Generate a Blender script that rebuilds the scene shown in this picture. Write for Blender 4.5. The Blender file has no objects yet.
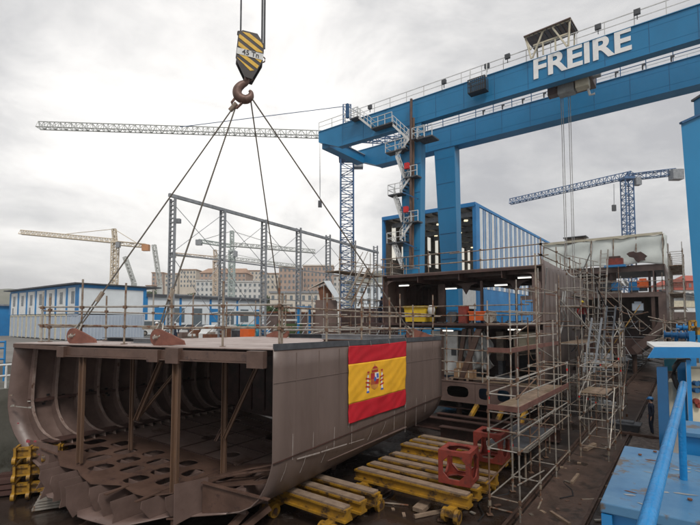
import bpy, bmesh, math, random
from mathutils import Vector, Matrix, Euler
R = random.Random(7)
sc = bpy.context.scene
col = sc.collection
F, PX, PY, EYE = 450.0, 350.0, 295.0, 1.9
TH = math.atan(25/450.0)
cT, sT = math.cos(TH), math.sin(TH)
# ---------- surveying helpers: where a sight line meets a plane of the yard ----------
def ray(px, py):
    u = (px-PX)/F; v = (PY-py)/F
    return Vector((u, cT - v*sT, sT + v*cT))
def P(px, py, Y):
    d = ray(px, py); d = d*(Y/d.y); return Vector((d.x, d.y, d.z+EYE))
def PZ(px, py, z):
    d = ray(px, py); d = d*((z-EYE)/d.z); return Vector((d.x, d.y, z))
SA = Vector((.606, .795, 0)); SB = Vector((.795, -.606, 0))     # along the slipway / across it
def S(a, b, z=0): return SA*a + SB*b + Vector((0, 0, z))
def ab(p): return p.x*SA.x+p.y*SA.y, p.x*SB.x+p.y*SB.y
def PA(px, py, a):
    d = ray(px, py); k = a/(d.x*SA.x+d.y*SA.y); d = d*k; return Vector((d.x, d.y, d.z+EYE))
def floorz(p): return -3.6 + .03*(p.y-22)
def PF(px, py, up=0):
    d = ray(px, py)
    # EYE + k dz = -3.6+.03(k dy-22)+up
    k = (-3.6-.66+up-EYE)/(d.z-.03*d.y); p = d*k
    return Vector((p.x, p.y, p.z+EYE))
# ---------- materials ----------
M = {}
def mat(name, c, rough=.6, metal=0, c2=None, amt=.25, scale=2.0, bump=.0, detail=8, emit=None, es=1, spots=None, spot_t=.62, spot_s=3, stretch=(1,1,1), alpha=None):
    m = bpy.data.materials.new(name); m.use_nodes = True
    nt = m.node_tree; N = nt.nodes; L = nt.links; b = N['Principled BSDF']
    b.inputs['Roughness'].default_value = rough; b.inputs['Metallic'].default_value = metal
    if emit:
        b.inputs['Base Color'].default_value = (*c, 1)
        b.inputs['Emission Color'].default_value = (*emit, 1); b.inputs['Emission Strength'].default_value = es
        M[name] = m; return m
    tc = N.new('ShaderNodeTexCoord'); mp = N.new('ShaderNodeMapping'); L.new(tc.outputs['Object'], mp.inputs[0])
    mp.inputs['Scale'].default_value = stretch
    n1 = N.new('ShaderNodeTexNoise'); n1.inputs['Scale'].default_value = scale; n1.inputs['Detail'].default_value = detail; n1.inputs['Roughness'].default_value = .65
    L.new(mp.outputs[0], n1.inputs['Vector'])
    if c2 is None: c2 = tuple(x*(1-amt*1.6) for x in c); c1 = tuple(min(1, x*(1+amt)) for x in c)
    else: c1 = c
    mr = N.new('ShaderNodeMapRange'); mr.inputs[1].default_value = .32; mr.inputs[2].default_value = .68
    L.new(n1.outputs[0], mr.inputs[0])
    mx = N.new('ShaderNodeMix'); mx.data_type = 'RGBA'
    mx.inputs[6].default_value = (*c1, 1); mx.inputs[7].default_value = (*c2, 1)
    L.new(mr.outputs[0], mx.inputs[0]); out = mx.outputs[2]
    if spots:
        n2 = N.new('ShaderNodeTexNoise'); n2.inputs['Scale'].default_value = spot_s; n2.inputs['Detail'].default_value = 10; n2.inputs['Roughness'].default_value = .7
        L.new(tc.outputs['Object'], n2.inputs['Vector'])
        m2 = N.new('ShaderNodeMapRange'); m2.inputs[1].default_value = spot_t-.03; m2.inputs[2].default_value = spot_t+.04; L.new(n2.outputs[0], m2.inputs[0])
        x2 = N.new('ShaderNodeMix'); x2.data_type = 'RGBA'; L.new(m2.outputs[0], x2.inputs[0]); L.new(out, x2.inputs[6]); x2.inputs[7].default_value = (*spots, 1); out = x2.outputs[2]
    L.new(out, b.inputs['Base Color'])
    r = N.new('ShaderNodeMapRange'); r.inputs[3].default_value = max(0, rough-.12); r.inputs[4].default_value = min(1, rough+.15)
    L.new(n1.outputs[0], r.inputs[0]); L.new(r.outputs[0], b.inputs['Roughness'])
    if bump:
        bp = N.new('ShaderNodeBump'); bp.inputs['Strength'].default_value = bump; bp.inputs['Distance'].default_value = .02
        n3 = N.new('ShaderNodeTexNoise'); n3.inputs['Scale'].default_value = scale*6; n3.inputs['Detail'].default_value = 6
        L.new(tc.outputs['Object'], n3.inputs['Vector']); L.new(n3.outputs[0], bp.inputs['Height']); L.new(bp.outputs[0], b.inputs['Normal'])
    M[name] = m; return m
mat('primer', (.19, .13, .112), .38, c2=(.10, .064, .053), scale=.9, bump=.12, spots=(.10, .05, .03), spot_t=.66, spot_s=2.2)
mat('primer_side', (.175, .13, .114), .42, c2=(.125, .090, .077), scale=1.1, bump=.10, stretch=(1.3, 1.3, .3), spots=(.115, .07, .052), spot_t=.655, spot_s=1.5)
mat('primer_lit', (.34, .265, .235), .38, c2=(.20, .135, .11), scale=3, spots=(.12, .06, .04), spot_t=.6, spot_s=4)  # lighter copy of the primer, so flanges and brackets look lit
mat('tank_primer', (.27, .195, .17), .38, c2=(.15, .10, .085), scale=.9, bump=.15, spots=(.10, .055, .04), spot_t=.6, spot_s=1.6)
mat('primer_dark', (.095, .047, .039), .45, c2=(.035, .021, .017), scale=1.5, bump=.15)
mat('rust', (.22, .085, .04), .75, c2=(.10, .04, .022), scale=3, bump=.3)
mat('rust_plate', (.135, .08, .06), .42, c2=(.075, .043, .032), scale=1.4, bump=.2, spots=(.06, .035, .03), spot_t=.6)
mat('rust_steel', (.17, .095, .055), .7, c2=(.11, .065, .045), scale=2.5, bump=.2, stretch=(3, 3, .5))
mat('old_steel', (.19, .16, .13), .55, .2, c2=(.10, .075, .055), scale=3, bump=.15)
mat('galv', (.47, .45, .41), .42, .35, c2=(.26, .225, .185), scale=4, spots=(.22, .12, .07), spot_t=.60, spot_s=5)
mat('galv_rusty', (.35, .30, .24), .55, .2, c2=(.15, .105, .075), scale=4, spots=(.17, .07, .035), spot_t=.55, spot_s=4)
mat('grey_steel', (.28, .295, .315), .5, .2, amt=.2, scale=3)
mat('dark_grey', (.07, .075, .085), .55, amt=.25, scale=3)
mat('black', (.02, .02, .022), .5, amt=.2)
mat('crane_blue', (.010, .205, .43), .42, c2=(.008, .165, .35), scale=.35, bump=.03, spots=(.03, .12, .22), spot_t=.70, spot_s=.6, stretch=(1, 1, .5))
mat('deep_blue', (.015, .10, .24), .45, c2=(.012, .075, .18), scale=1)
mat('bright_blue', (.018, .22, .52), .38, c2=(.014, .17, .42), scale=2, bump=.06, spots=(.05, .10, .15), spot_t=.70, spot_s=4)
mat('worn_blue', (.085, .21, .35), .34, c2=(.04, .14, .28), scale=3.0, bump=.08, spots=(.11, .085, .065), spot_t=.565, spot_s=5)
mat('tube_blue', (.012, .24, .56), .22, c2=(.01, .17, .42), scale=9, bump=.22, spots=(.10, .26, .42), spot_t=.66, spot_s=9)
mat('shed_blue', (.025, .24, .55), .5, c2=(.018, .16, .40), scale=.4)
mat('yellow', (.44, .235, .018), .5, c2=(.19, .10, .018), scale=2.6, bump=.15, spots=(.07, .04, .02), spot_t=.55, spot_s=2.5)
mat('bin_yellow', (.75, .50, .02), .5, amt=.12)
mat('orange', (.75, .13, .02), .5, amt=.1)
mat('red_steel', (.30, .045, .028), .5, c2=(.15, .028, .02), scale=4, bump=.1, spots=(.07, .03, .025), spot_t=.62, spot_s=5)
mat('red', (.60, .02, .02), .5, amt=.1)
mat('white', (.74, .75, .74), .5, amt=.08, scale=2)
mat('white_steel', (.66, .67, .66), .45, amt=.12, scale=3, spots=(.3, .22, .16), spot_t=.7, spot_s=4)
mat('lettering', (.88, .88, .87), .5, amt=.05, scale=2)
mat('cabin_white', (.72, .77, .80), .6, amt=.05, scale=.8)
mat('container', (.46, .52, .60), .55, c2=(.38, .44, .52), scale=.8, spots=(.34, .28, .2), spot_t=.68)
mat('cream', (.60, .55, .42), .6, amt=.12, scale=2)
mat('glass', (.14, .17, .19), .15, amt=.1)
mat('pane_glow', (.6, .56, .46), emit=(.90, .86, .76), es=.75)  # panes emit light themselves, in place of daylight coming through
mat('wood', (.42, .29, .17), .75, c2=(.28, .18, .10), scale=3, stretch=(1, 1, 4), bump=.15)
mat('plank', (.30, .22, .155), .8, c2=(.17, .115, .08), scale=4, bump=.25)
mat('wet_plank', (.27, .20, .13), .5, c2=(.16, .11, .07), scale=4, bump=.2)
mat('toe_board', (.15, .065, .05), .7, amt=.2, scale=3)
mat('tarp', (.74, .70, .60), .6, c2=(.50, .47, .41), scale=.5, bump=.25)
mat('tarp_green', (.70, .73, .69), .6, c2=(.56, .60, .57), scale=.5, bump=.3)
mat('sheet', (.30, .31, .31), .45, amt=.2, scale=2, bump=.4)
mat('crane_pale', (.50, .52, .50), .6, amt=.1)
mat('crane_beige', (.62, .54, .42), .6, amt=.1)
mat('crane_orange_hazed', (.60, .50, .40), .6, amt=.1)  # orange mast paled in the colour itself to suggest distance haze
mat('crane_orange', (.50, .24, .11), .6, amt=.1)
mat('crane_green_hazed', (.42, .48, .46), .6, amt=.1)  # green paled in the colour itself to suggest distance haze
mat('tower_blue', (.07, .15, .30), .5, amt=.15)
mat('brick', (.42, .31, .25), .9, amt=.12, scale=.2)
mat('stucco', (.60, .54, .46), .9, amt=.1, scale=.1)
mat('stucco_white', (.60, .60, .58), .9, amt=.08, scale=.1)
mat('roof_tile', (.36, .23, .16), .9, amt=.15, scale=.3)
mat('red_roof', (.40, .09, .06), .8, amt=.12)
mat('concrete', (.15, .145, .125), .85, c2=(.07, .07, .055), scale=.8, bump=.3, spots=(.045, .04, .03), spot_t=.6, spot_s=.7)
mat('quay', (.22, .21, .195), .85, c2=(.13, .122, .11), scale=.4, bump=.2)
mat('floor', (.042, .027, .021), .45, c2=(.016, .012, .010), scale=.9, bump=.5, spots=(.075, .062, .055), spot_t=.62, spot_s=.8)
_m = M['floor'].node_tree; _b = _m.nodes['Principled BSDF']; _n = _m.nodes.new('ShaderNodeTexNoise'); _n.inputs['Scale'].default_value = .35; _n.inputs['Detail'].default_value = 7; _n.inputs['Roughness'].default_value = .6
_t = _m.nodes.new('ShaderNodeTexCoord'); _r = _m.nodes.new('ShaderNodeMapRange'); _r.inputs[1].default_value = .47; _r.inputs[2].default_value = .56; _r.inputs[3].default_value = .16; _r.inputs[4].default_value = .75
_m.links.new(_t.outputs['Object'], _n.inputs['Vector']); _m.links.new(_n.outputs[0], _r.inputs[0]); _m.links.new(_r.outputs[0], _b.inputs['Roughness'])
mat('slip', (.12, .078, .062), .3, c2=(.05, .033, .026), scale=1.2, bump=.5, spots=(.04, .03, .025), spot_t=.58, spot_s=1.0)
mat('rubble', (.26, .215, .19), .75, c2=(.09, .07, .058), scale=6, bump=.9)
mat('rail_steel', (.10, .06, .045), .5, .3, amt=.3, scale=3)
mat('foliage', (.06, .10, .035), .8, c2=(.035, .06, .02), scale=2)
mat('foliage_far', (.09, .12, .07), .9, c2=(.06, .08, .05), scale=.05)
mat('bark', (.10, .07, .05), .9)
mat('hill', (.11, .13, .09), .95, c2=(.2, .19, .16), scale=.03)
mat('skin', (.45, .26, .19), .6, amt=.05)
mat('navy', (.02, .03, .06), .8, amt=.2, scale=6)
mat('grey_cloth', (.20, .21, .23), .85, amt=.2, scale=6)
mat('helmet_blue', (.03, .16, .38), .35, amt=.05)
mat('helmet_white', (.78, .78, .78), .35, amt=.05)
mat('helmet_yellow', (.8, .6, .03), .35, amt=.05)
mat('boot', (.02, .016, .013), .7)
mat('flag_red', (.52, .008, .02), .65, amt=.06, scale=3)
mat('flag_yellow', (.85, .44, .02), .65, amt=.06, scale=3)
mat('em_red', (.45, .03, .03), .7, amt=.1); mat('em_white', (.75, .73, .70), .7, amt=.05)
mat('em_gold', (.62, .27, .05), .7, amt=.1); mat('em_blue', (.06, .12, .42), .7, amt=.1)
mat('chalk', (.40, .37, .34), .9, c2=(.25, .19, .165), scale=9); mat('pink_paint', (.55, .05, .10), .8, c2=(.3, .09, .09), scale=14)
mat('lamp', (.8, .8, .8), emit=(1, .97, .85), es=1.6)
mat('warm_lamp', (.8, .7, .5), emit=(1, .85, .55), es=1.3)
mat('rope', (.16, .14, .115), .8, c2=(.07, .06, .05), scale=30, bump=.4)
mat('rope_pale', (.34, .34, .33), .7)
mat('rust_lug', (.24, .09, .06), .6, c2=(.14, .05, .035), scale=3, bump=.2)
mat('spar_red', (.18, .05, .045), .6)
mat('black_hook', (.035, .03, .03), .4, .3); mat('hook_rust', (.17, .10, .08), .5, .3, amt=.2, scale=5)
mat('hazard_yellow', (.72, .43, .03), .45, amt=.12, scale=5)
mat('card', (.33, .20, .11), .8)
mat('teal', (.02, .22, .30), .5)
# ---------- mesh collector ----------
class MB:
    def __init__(s): s.v = []; s.f = []; s.mi = []; s.cur = 0
    def add(s, vs, fs):
        n = len(s.v); s.v += [Vector(v) for v in vs]; s.f += [tuple(n+i for i in f) for f in fs]; s.mi += [s.cur]*len(fs); return s
    def hexa(s, p):   # 8 pts: bottom 4 ccw, top 4
        return s.add(p, [(0,3,2,1),(4,5,6,7),(0,1,5,4),(1,2,6,5),(2,3,7,6),(3,0,4,7)])
    def box(s, c, sx, sy, sz, ax=Vector((1,0,0)), ay=None, az=Vector((0,0,1))):
        c = Vector(c)
        if ay is None: ay = az.cross(ax).normalized()
        p = [c+ax*(sx*i/2)+ay*(sy*j/2)+az*(sz*k/2) for k in (-1,1) for i,j in ((-1,-1),(1,-1),(1,1),(-1,1))]
        return s.hexa(p)
    def sbox(s, a0, a1, b0, b1, z0, z1):  # box in slipway coordinates
        return s.hexa([S(a0,b0,z0),S(a0,b1,z0),S(a1,b1,z0),S(a1,b0,z0),S(a0,b0,z1),S(a0,b1,z1),S(a1,b1,z1),S(a1,b0,z1)])
    def bar(s, p, q, w, h=None, up=Vector((0,0,1))):
        p = Vector(p); q = Vector(q); h = h or w; d = (q-p)
        if d.length < 1e-6: return s
        d.normalize(); x = d.cross(up)
        if x.length < 1e-3: x = d.cross(SA)
        x.normalize(); y = x.cross(d)
        a = [p+x*(w/2*i)+y*(h/2*j) for i,j in ((-1,-1),(1,-1),(1,1),(-1,1))]
        b = [q+x*(w/2*i)+y*(h/2*j) for i,j in ((-1,-1),(1,-1),(1,1),(-1,1))]
        return s.hexa(a+b)
    def tube(s, p, q, r, n=8, r2=None, cap=True):
        return s.path([p, q], r if r2 is None else [r, r2], n, cap)
    def path(s, pts, r, n=8, cap=True):
        pts = [Vector(p) for p in pts]; m = len(pts)
        rr = r if isinstance(r, (list, tuple)) else [r]*m
        vs = []; ref = None
        for i, p in enumerate(pts):
            d = (pts[min(i+1, m-1)]-pts[max(i-1, 0)]).normalized()
            if ref is None:
                ref = Vector((0,0,1)) if abs(d.z) < .9 else Vector((1,0,0))
            x = d.cross(ref)
            if x.length < 1e-3: x = d.cross(Vector((0,1,0)))
            x.normalize(); y = d.cross(x); 
            for k in range(n):
                t = 2*math.pi*k/n; vs.append(p+(x*math.cos(t)+y*math.sin(t))*rr[i])
        fs = [(i*n+k, i*n+(k+1)%n, (i+1)*n+(k+1)%n, (i+1)*n+k) for i in range(m-1) for k in range(n)]
        if cap: fs += [tuple(range(n))[::-1], tuple((m-1)*n+k for k in range(n))]
        return s.add(vs, fs)
    def prism(s, poly, d):   # extrude polygon (list of pts) by vector d
        n = len(poly); d = Vector(d); poly = [Vector(p) for p in poly]
        return s.add(poly+[p+d for p in poly], [tuple(range(n))[::-1], tuple(range(n, 2*n))]+[(i,(i+1)%n,n+(i+1)%n,n+i) for i in range(n)])
    def grid(s, fn, nu, nv):
        vs = [fn(i/nu, j/nv) for i in range(nu+1) for j in range(nv+1)]
        return s.add(vs, [(i*(nv+1)+j, (i+1)*(nv+1)+j, (i+1)*(nv+1)+j+1, i*(nv+1)+j+1) for i in range(nu) for j in range(nv)])
    def build(s, name, m, parent=None, smooth=False, base=None, solid=0):
        me = bpy.data.meshes.new(name)
        b = base if base is not None else (Vector(parent['_b']) if parent is not None and '_b' in parent else Vector((0,0,0)))
        me.from_pydata([v-b for v in s.v], [], s.f); me.update()
        o = bpy.data.objects.new(name, me); col.objects.link(o)
        for mm in (m if isinstance(m, (list, tuple)) else [m]): me.materials.append(M[mm])
        if isinstance(m, (list, tuple)): me.polygons.foreach_set('material_index', s.mi)
        bm = bmesh.new(); bm.from_mesh(me); bmesh.ops.recalc_face_normals(bm, faces=bm.faces); bm.to_mesh(me); bm.free()
        if smooth: me.polygons.foreach_set('use_smooth', [True]*len(me.polygons))
        if solid:
            md = o.modifiers.new('thickness', 'SOLIDIFY'); md.thickness = solid; md.offset = 0
        if parent is not None:
            o.parent = parent
        elif base is not None: o.location = base
        o['_b'] = list(b)
        return o
def tag(o, label, cat, group=None, kind=None):
    if label: o['label'] = label
    if cat: o['category'] = cat
    if group: o['group'] = group
    if kind: o['kind'] = kind
    return o
def thing(name, base, label, cat, group=None):
    o = bpy.data.objects.new(name, None); o.location = base; o.empty_display_size = .1; col.objects.link(o); o['_b'] = list(base)
    return tag(o, label, cat, group)
def struct(name, mb, m, **k):
    o = mb.build(name, m, **k); o['kind'] = 'structure'; return o
def copy_tree(o, parent=None):
    c = o.copy(); col.objects.link(c); c.parent = parent
    for ch in list(o.children): copy_tree(ch, c)
    return c
def place(o, newbase, label, rz=0, group=None):
    c = copy_tree(o); c.location = newbase; c.rotation_euler = (0,0,rz); c['label'] = label
    if group: c['group'] = group
    return c
def holed_plate(outer, holes, thick):
    """flat plate outline with holes; returns an MB of both faces and rims"""
    bm = bmesh.new()
    up = (Vector(outer[1])-Vector(outer[0])).cross(Vector(outer[-1])-Vector(outer[0])).normalized()
    for loop in [outer]+holes:
        vs = [bm.verts.new(p) for p in loop]
        for i in range(len(vs)): bm.edges.new((vs[i], vs[(i+1)%len(vs)]))
    bmesh.ops.triangle_fill(bm, use_beauty=True, use_dissolve=False, edges=bm.edges[:], normal=up)
    bm.verts.index_update()
    mb = MB(); n = len(bm.verts); vs = [v.co.copy() for v in bm.verts]
    fs = [tuple(v.index for v in f.verts) for f in bm.faces]
    rim = [(e.verts[0].index, e.verts[1].index) for e in bm.edges if len(e.link_faces) == 1]
    mb.add(vs+[v-up*thick for v in vs], fs+[tuple(i+n for i in f[::-1]) for f in fs]+[(a, b, b+n, a+n) for a, b in rim])
    bm.free(); return mb
def lattice(mb, p, q, w, bays, r=.05, up=Vector((0,0,1)), tri=False, rc=None):
    """box (or triangular) lattice boom from p to q"""
    p = Vector(p); q = Vector(q); d = (q-p).normalized(); x = d.cross(up)
    if x.length < 1e-3: x = Vector((1,0,0))
    x.normalize(); y = x.cross(d).normalized(); rc = rc or r*1.6
    cs = [(-.5,0),(.5,0),(0,.9)] if tri else [(-.5,-.5),(.5,-.5),(.5,.5),(-.5,.5)]
    n = len(cs)
    for c in cs: mb.tube(p+(x*c[0]+y*c[1])*w, q+(x*c[0]+y*c[1])*w, rc, 4)
    for i in range(bays):
        for k in range(n):
            c0 = cs[k]; c1 = cs[(k+1)%n]
            if (i+k) % 2: c0, c1 = c1, c0
            a = p.lerp(q, i/bays)+(x*c0[0]+y*c0[1])*w; b = p.lerp(q, (i+1)/bays)+(x*c1[0]+y*c1[1])*w
            mb.tube(a, b, r, 3, cap=False)
            b2 = p.lerp(q, (i+1)/bays)+(x*c0[0]+y*c0[1])*w
            mb.tube(b2, b, r, 3, cap=False)
    return mb
def smooth_pts(pts, k=5):
    out = []; n = len(pts)
    for i in range(n-1):
        p0, p1, p2, p3 = pts[max(i-1,0)], pts[i], pts[i+1], pts[min(i+2,n-1)]
        for j in range(k):
            t = j/k; out.append(.5*((2*p1)+(p2-p0)*t+(2*p0-5*p1+4*p2-p3)*t*t+(3*p1-p0-3*p2+p3)*t**3))
    return out+[pts[-1]]
# ---------- people ----------
def person(base, yaw, label, helmet='helmet_blue', suit='navy', trousers='navy', lean=0, pose='stand', h=1.76, group=None):
    root = thing('person', base, label, 'person', group)
    k = h/1.76; rot = Matrix.Rotation(yaw, 3, 'Z'); cl, sl = math.cos(lean), math.sin(lean)
    def W(x, y, z):
        if z > .95: z0 = z-.95; y, z = y*cl+z0*sl, .95+z0*cl-y*sl
        return rot @ (Vector((x, y, z))*k)
    V = []; E = []; Rd = []
    def n(p, r, par=None):
        V.append(W(*p)); Rd.append(r*k)
        if par is not None: E.append((par, len(V)-1))
        return len(V)-1
    pel = n((0,0,.95), .145); wa = n((0,.0,1.1), .13, pel); ch = n((0,0,1.3), .155, wa); sh = n((0,-.01,1.42), .10, ch); nk = n((0,0,1.5), .055, sh)
    hd = n((0,.02,1.58), .085, nk); ht = n((0,.015,1.68), .085, hd)
    st = .10 if pose == 'walk' else 0
    for sgn in (-1, 1):
        a = n((.19*sgn,0,1.39), .062, sh)
        if pose == 'reach': e = n((.22*sgn,.16,1.17), .048, a); w = n((.17*sgn,.38,1.16), .032, e); f = (0,.05,-.01)
        else: e = n((.25*sgn,-.04,1.12), .048, a); w = n((.25*sgn,.06,.88), .032, e); f = (0,.015,-.05)
        pw = V[w]
        base_p = [(.25*sgn,.06,.88),(.17*sgn,.38,1.16)][pose == 'reach']
        hnd = n((base_p[0]+f[0], base_p[1]+f[1], base_p[2]+f[2]), .032, w)
        for q in range(4):
            fx = base_p[0]+(q-1.5)*.02; L = (.075,.088,.082,.065)[q]
            k1 = n((fx, base_p[1]+f[1]*(1.2), base_p[2]+f[2]*1.9), .011, hnd)
            n((fx, base_p[1]+f[1]*1.2+(.02 if f[2] < -.03 else L*.8), base_p[2]+f[2]*1.9-(L*.9 if f[2] < -.03 else .02)), .009, k1)
        n((base_p[0]-.035*sgn, base_p[1]+f[1]+.02, base_p[2]+f[2]*1.2-.02), .011, hnd)
        hip = n((.095*sgn,0,.88), .10, pel); kn = n((.105*sgn,.03+st*sgn,.49), .068, hip); an = n((.11*sgn,-.02+st*sgn*1.6,.09), .045, kn)
        he = n((.115*sgn,-.01+st*sgn*1.6,.045), .045, an); n((.13*sgn,.15+st*sgn*1.6,.035), .035, he)
    me = bpy.data.meshes.new('body'); me.from_pydata(V, E, []); me.update()
    o = bpy.data.objects.new('body', me); col.objects.link(o); o.parent = root
    sk = o.modifiers.new('skin', 'SKIN'); sk.use_smooth_shade = True
    for i, r in enumerate(Rd): me.skin_vertices[0].data[i].radius = (r, r*(.75 if i in (0,1,2) else 1))
    me.skin_vertices[0].data[0].use_root = True
    sub = o.modifiers.new('sub', 'SUBSURF'); sub.levels = 1; sub.render_levels = 2
    dg = bpy.context.evaluated_depsgraph_get(); ev = o.evaluated_get(dg); nm = bpy.data.meshes.new_from_object(ev)
    o.modifiers.clear(); o.data = nm; o.name = 'body'
    for m in (suit, trousers, 'skin', 'boot'): nm.materials.append(M[m])
    inv = rot.transposed()
    for pl in nm.polygons:
        c = inv @ pl.center / k; zz = c.z
        hand = (abs(c.x) > .12 and ((pose != 'reach' and zz < .90 and zz > .6 and abs(c.x) > .19) or (pose == 'reach' and (c.y*cl-(c.z-.95)*sl) > .385)))
        hz = .95+(c.z-.95)*cl+c.y*sl if lean else zz
        pl.material_index = 2 if (hand or hz > 1.49) else 3 if zz < .13 else 1 if zz < .93 else 0
        pl.use_smooth = True
    # face, hair and helmet
    def ball(nm_, c, rx, ry, rz, m, par, zmin=-1):
        mb = MB(); nu, nv = 14, 8
        vs = []; 
        for j in range(nv+1):
            t = -math.pi/2+math.pi*j/nv
            for i in range(nu):
                a = 2*math.pi*i/nu; vs.append(W(c[0]+rx*math.cos(t)*math.cos(a), c[1]+ry*math.cos(t)*math.sin(a), c[2]+rz*max(zmin, math.sin(t)))+Vector(base))
        mb.add(vs, [(j*nu+i, j*nu+(i+1)%nu, (j+1)*nu+(i+1)%nu, (j+1)*nu+i) for j in range(nv) for i in range(nu)])
        return mb.build(nm_, m, par, smooth=True)
    ball('hair', (0,-.02,1.615), .088, .088, .075, 'boot', root)
    hm = ball('helmet', (0,.015,1.675), .125, .14, .115, helmet, root, -.15)
    br = MB(); br.prism([W(.09*math.cos(a), .12+.07*math.sin(a), 1.665)+Vector(base) for a in [math.pi*i/8 for i in range(9)]], W(0,0,.012)-W(0,0,0)); br.build('visor', helmet, hm)
    fe = MB(); fe.box(W(0,.115,1.585)+Vector(base), .022*k, .03*k, .04*k, rot @ Vector((1,0,0)))
    fe.build('nose', 'skin', root)
    ey = MB()
    for s_ in (-.032, .032): ey.box(W(s_,.103,1.61)+Vector(base), .022*k, .01*k, .01*k, rot @ Vector((1,0,0)))
    ey.build('eyes', 'black', root)
    mo = MB(); mo.box(W(0,.098,1.545)+Vector(base), .04*k, .01*k, .01*k, rot @ Vector((1,0,0))); mo.build('mouth', 'em_red', root)
    return root
# ---------- camera, world, sun ----------
cam = bpy.data.cameras.new('camera'); co = bpy.data.objects.new('camera', cam); col.objects.link(co); sc.camera = co
co.location = (0, 0, EYE); co.rotation_euler = (math.pi/2+TH, 0, 0)
cam.sensor_width = 36; cam.lens = F/700*36; cam.shift_y = 32.5/700; cam.clip_end = 8000; cam.clip_start = .05
w = bpy.data.worlds.new('World'); sc.world = w; w.use_nodes = True; nt = w.node_tree; N = nt.nodes; L = nt.links
bg = N['Background']; bg.inputs['Strength'].default_value = .118
sky = N.new('ShaderNodeTexSky'); sky.sky_type = 'NISHITA'; sky.sun_disc = False
SUN_EL, SUN_AZ = math.radians(50), math.radians(163)
sky.sun_elevation = SUN_EL; sky.sun_rotation = SUN_AZ; sky.air_density = 1.5; sky.dust_density = 3
tc = N.new('ShaderNodeTexCoord'); mp = N.new('ShaderNodeMapping'); mp.inputs['Scale'].default_value = (1, 1, 2.2); mp.inputs['Location'].default_value = (.35, .2, .1)
L.new(tc.outputs['Generated'], mp.inputs[0])
nz = N.new('ShaderNodeTexNoise'); nz.inputs['Scale'].default_value = 2.0; nz.inputs['Detail'].default_value = 12; nz.inputs['Roughness'].default_value = .6; nz.inputs['Distortion'].default_value = .35
L.new(mp.outputs[0], nz.inputs['Vector'])
dotn = N.new('ShaderNodeVectorMath'); dotn.operation = 'DOT_PRODUCT'; L.new(tc.outputs['Generated'], dotn.inputs[0])
gd = Vector((-.24, .90, .34)).normalized(); dotn.inputs[1].default_value = gd
gl = N.new('ShaderNodeMapRange'); gl.inputs[1].default_value = .89; gl.inputs[2].default_value = 1.0; gl.inputs[3].default_value = 0; gl.inputs[4].default_value = .24; gl.interpolation_type = 'SMOOTHSTEP'
L.new(dotn.outputs['Value'], gl.inputs[0])
ad = N.new('ShaderNodeMath'); ad.operation = 'ADD'; L.new(nz.outputs[0], ad.inputs[0]); L.new(gl.outputs[0], ad.inputs[1])
cr = N.new('ShaderNodeValToRGB'); L.new(ad.outputs[0], cr.inputs[0])
e = cr.color_ramp.elements; e[0].position = .38; e[0].color = (.46, .46, .475, 1); e[1].position = .82; e[1].color = (1.12, 1.09, 1.05, 1)
x = cr.color_ramp.elements.new(.52); x.color = (.61, .605, .605, 1); x = cr.color_ramp.elements.new(.64); x.color = (.80, .785, .77, 1)
vm = N.new('ShaderNodeVectorMath'); vm.operation = 'SCALE'; vm.inputs['Scale'].default_value = 10; L.new(cr.outputs[0], vm.inputs[0])
mx = N.new('ShaderNodeMix'); mx.data_type = 'RGBA'; mx.inputs[0].default_value = .94; L.new(sky.outputs[0], mx.inputs[6]); L.new(vm.outputs[0], mx.inputs[7]); L.new(mx.outputs[2], bg.inputs[0])
sl = bpy.data.lights.new('sun', 'SUN'); so = bpy.data.objects.new('sun', sl); col.objects.link(so)
sl.energy = 1.8; sl.angle = math.radians(14); sl.color = (1, .96, .9)
sd = Vector((math.sin(SUN_AZ)*math.cos(SUN_EL), math.cos(SUN_AZ)*math.cos(SUN_EL), math.sin(SUN_EL)))
so.rotation_euler = sd.to_track_quat('Z', 'Y').to_euler()
sc.view_settings.view_transform = 'Standard'; sc.view_settings.look = 'None'; sc.view_settings.exposure = 0; sc.view_settings.gamma = 1
# ================= the setting =================
def zf(x, y): return -3.6 + .03*(y-22)
def fpt(a, b, up=0):
    p = S(a, b); return Vector((p.x, p.y, zf(p.x, p.y)+up))
mb = MB(); g = []
mb.grid(lambda i, j: (lambda p: p+Vector((0, 0, .02*math.sin(p.x*3.1+p.y*1.7)+.02*math.sin(p.x*1.3-p.y*2.3))))(fpt(-6+96*i, -21+22*j)), 190, 44)
struct('pit_floor', mb, 'floor', smooth=True)
mb = MB()   # quay slabs round the pit
def slab(a0, a1, b0, b1, z0=-4.2, z1=0): mb.sbox(a0, a1, b0, b1, z0, z1)
slab(-8, 92, -.4, 60); slab(-8, 92, -300, -24.5); slab(90, 92.0, -24.5, -.4)
struct('quay', mb, 'quay')
mb = MB(); mb.sbox(-8, 90, -24.5, -20.0, -4.2, -.6); struct('quay_ledge', mb, 'concrete')
mb = MB(); mb.add([(-4000,-300,-.25),(4000,-300,-.25),(4000,6000,-.25),(-4000,6000,-.25)], [(0,1,2,3)])
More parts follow.
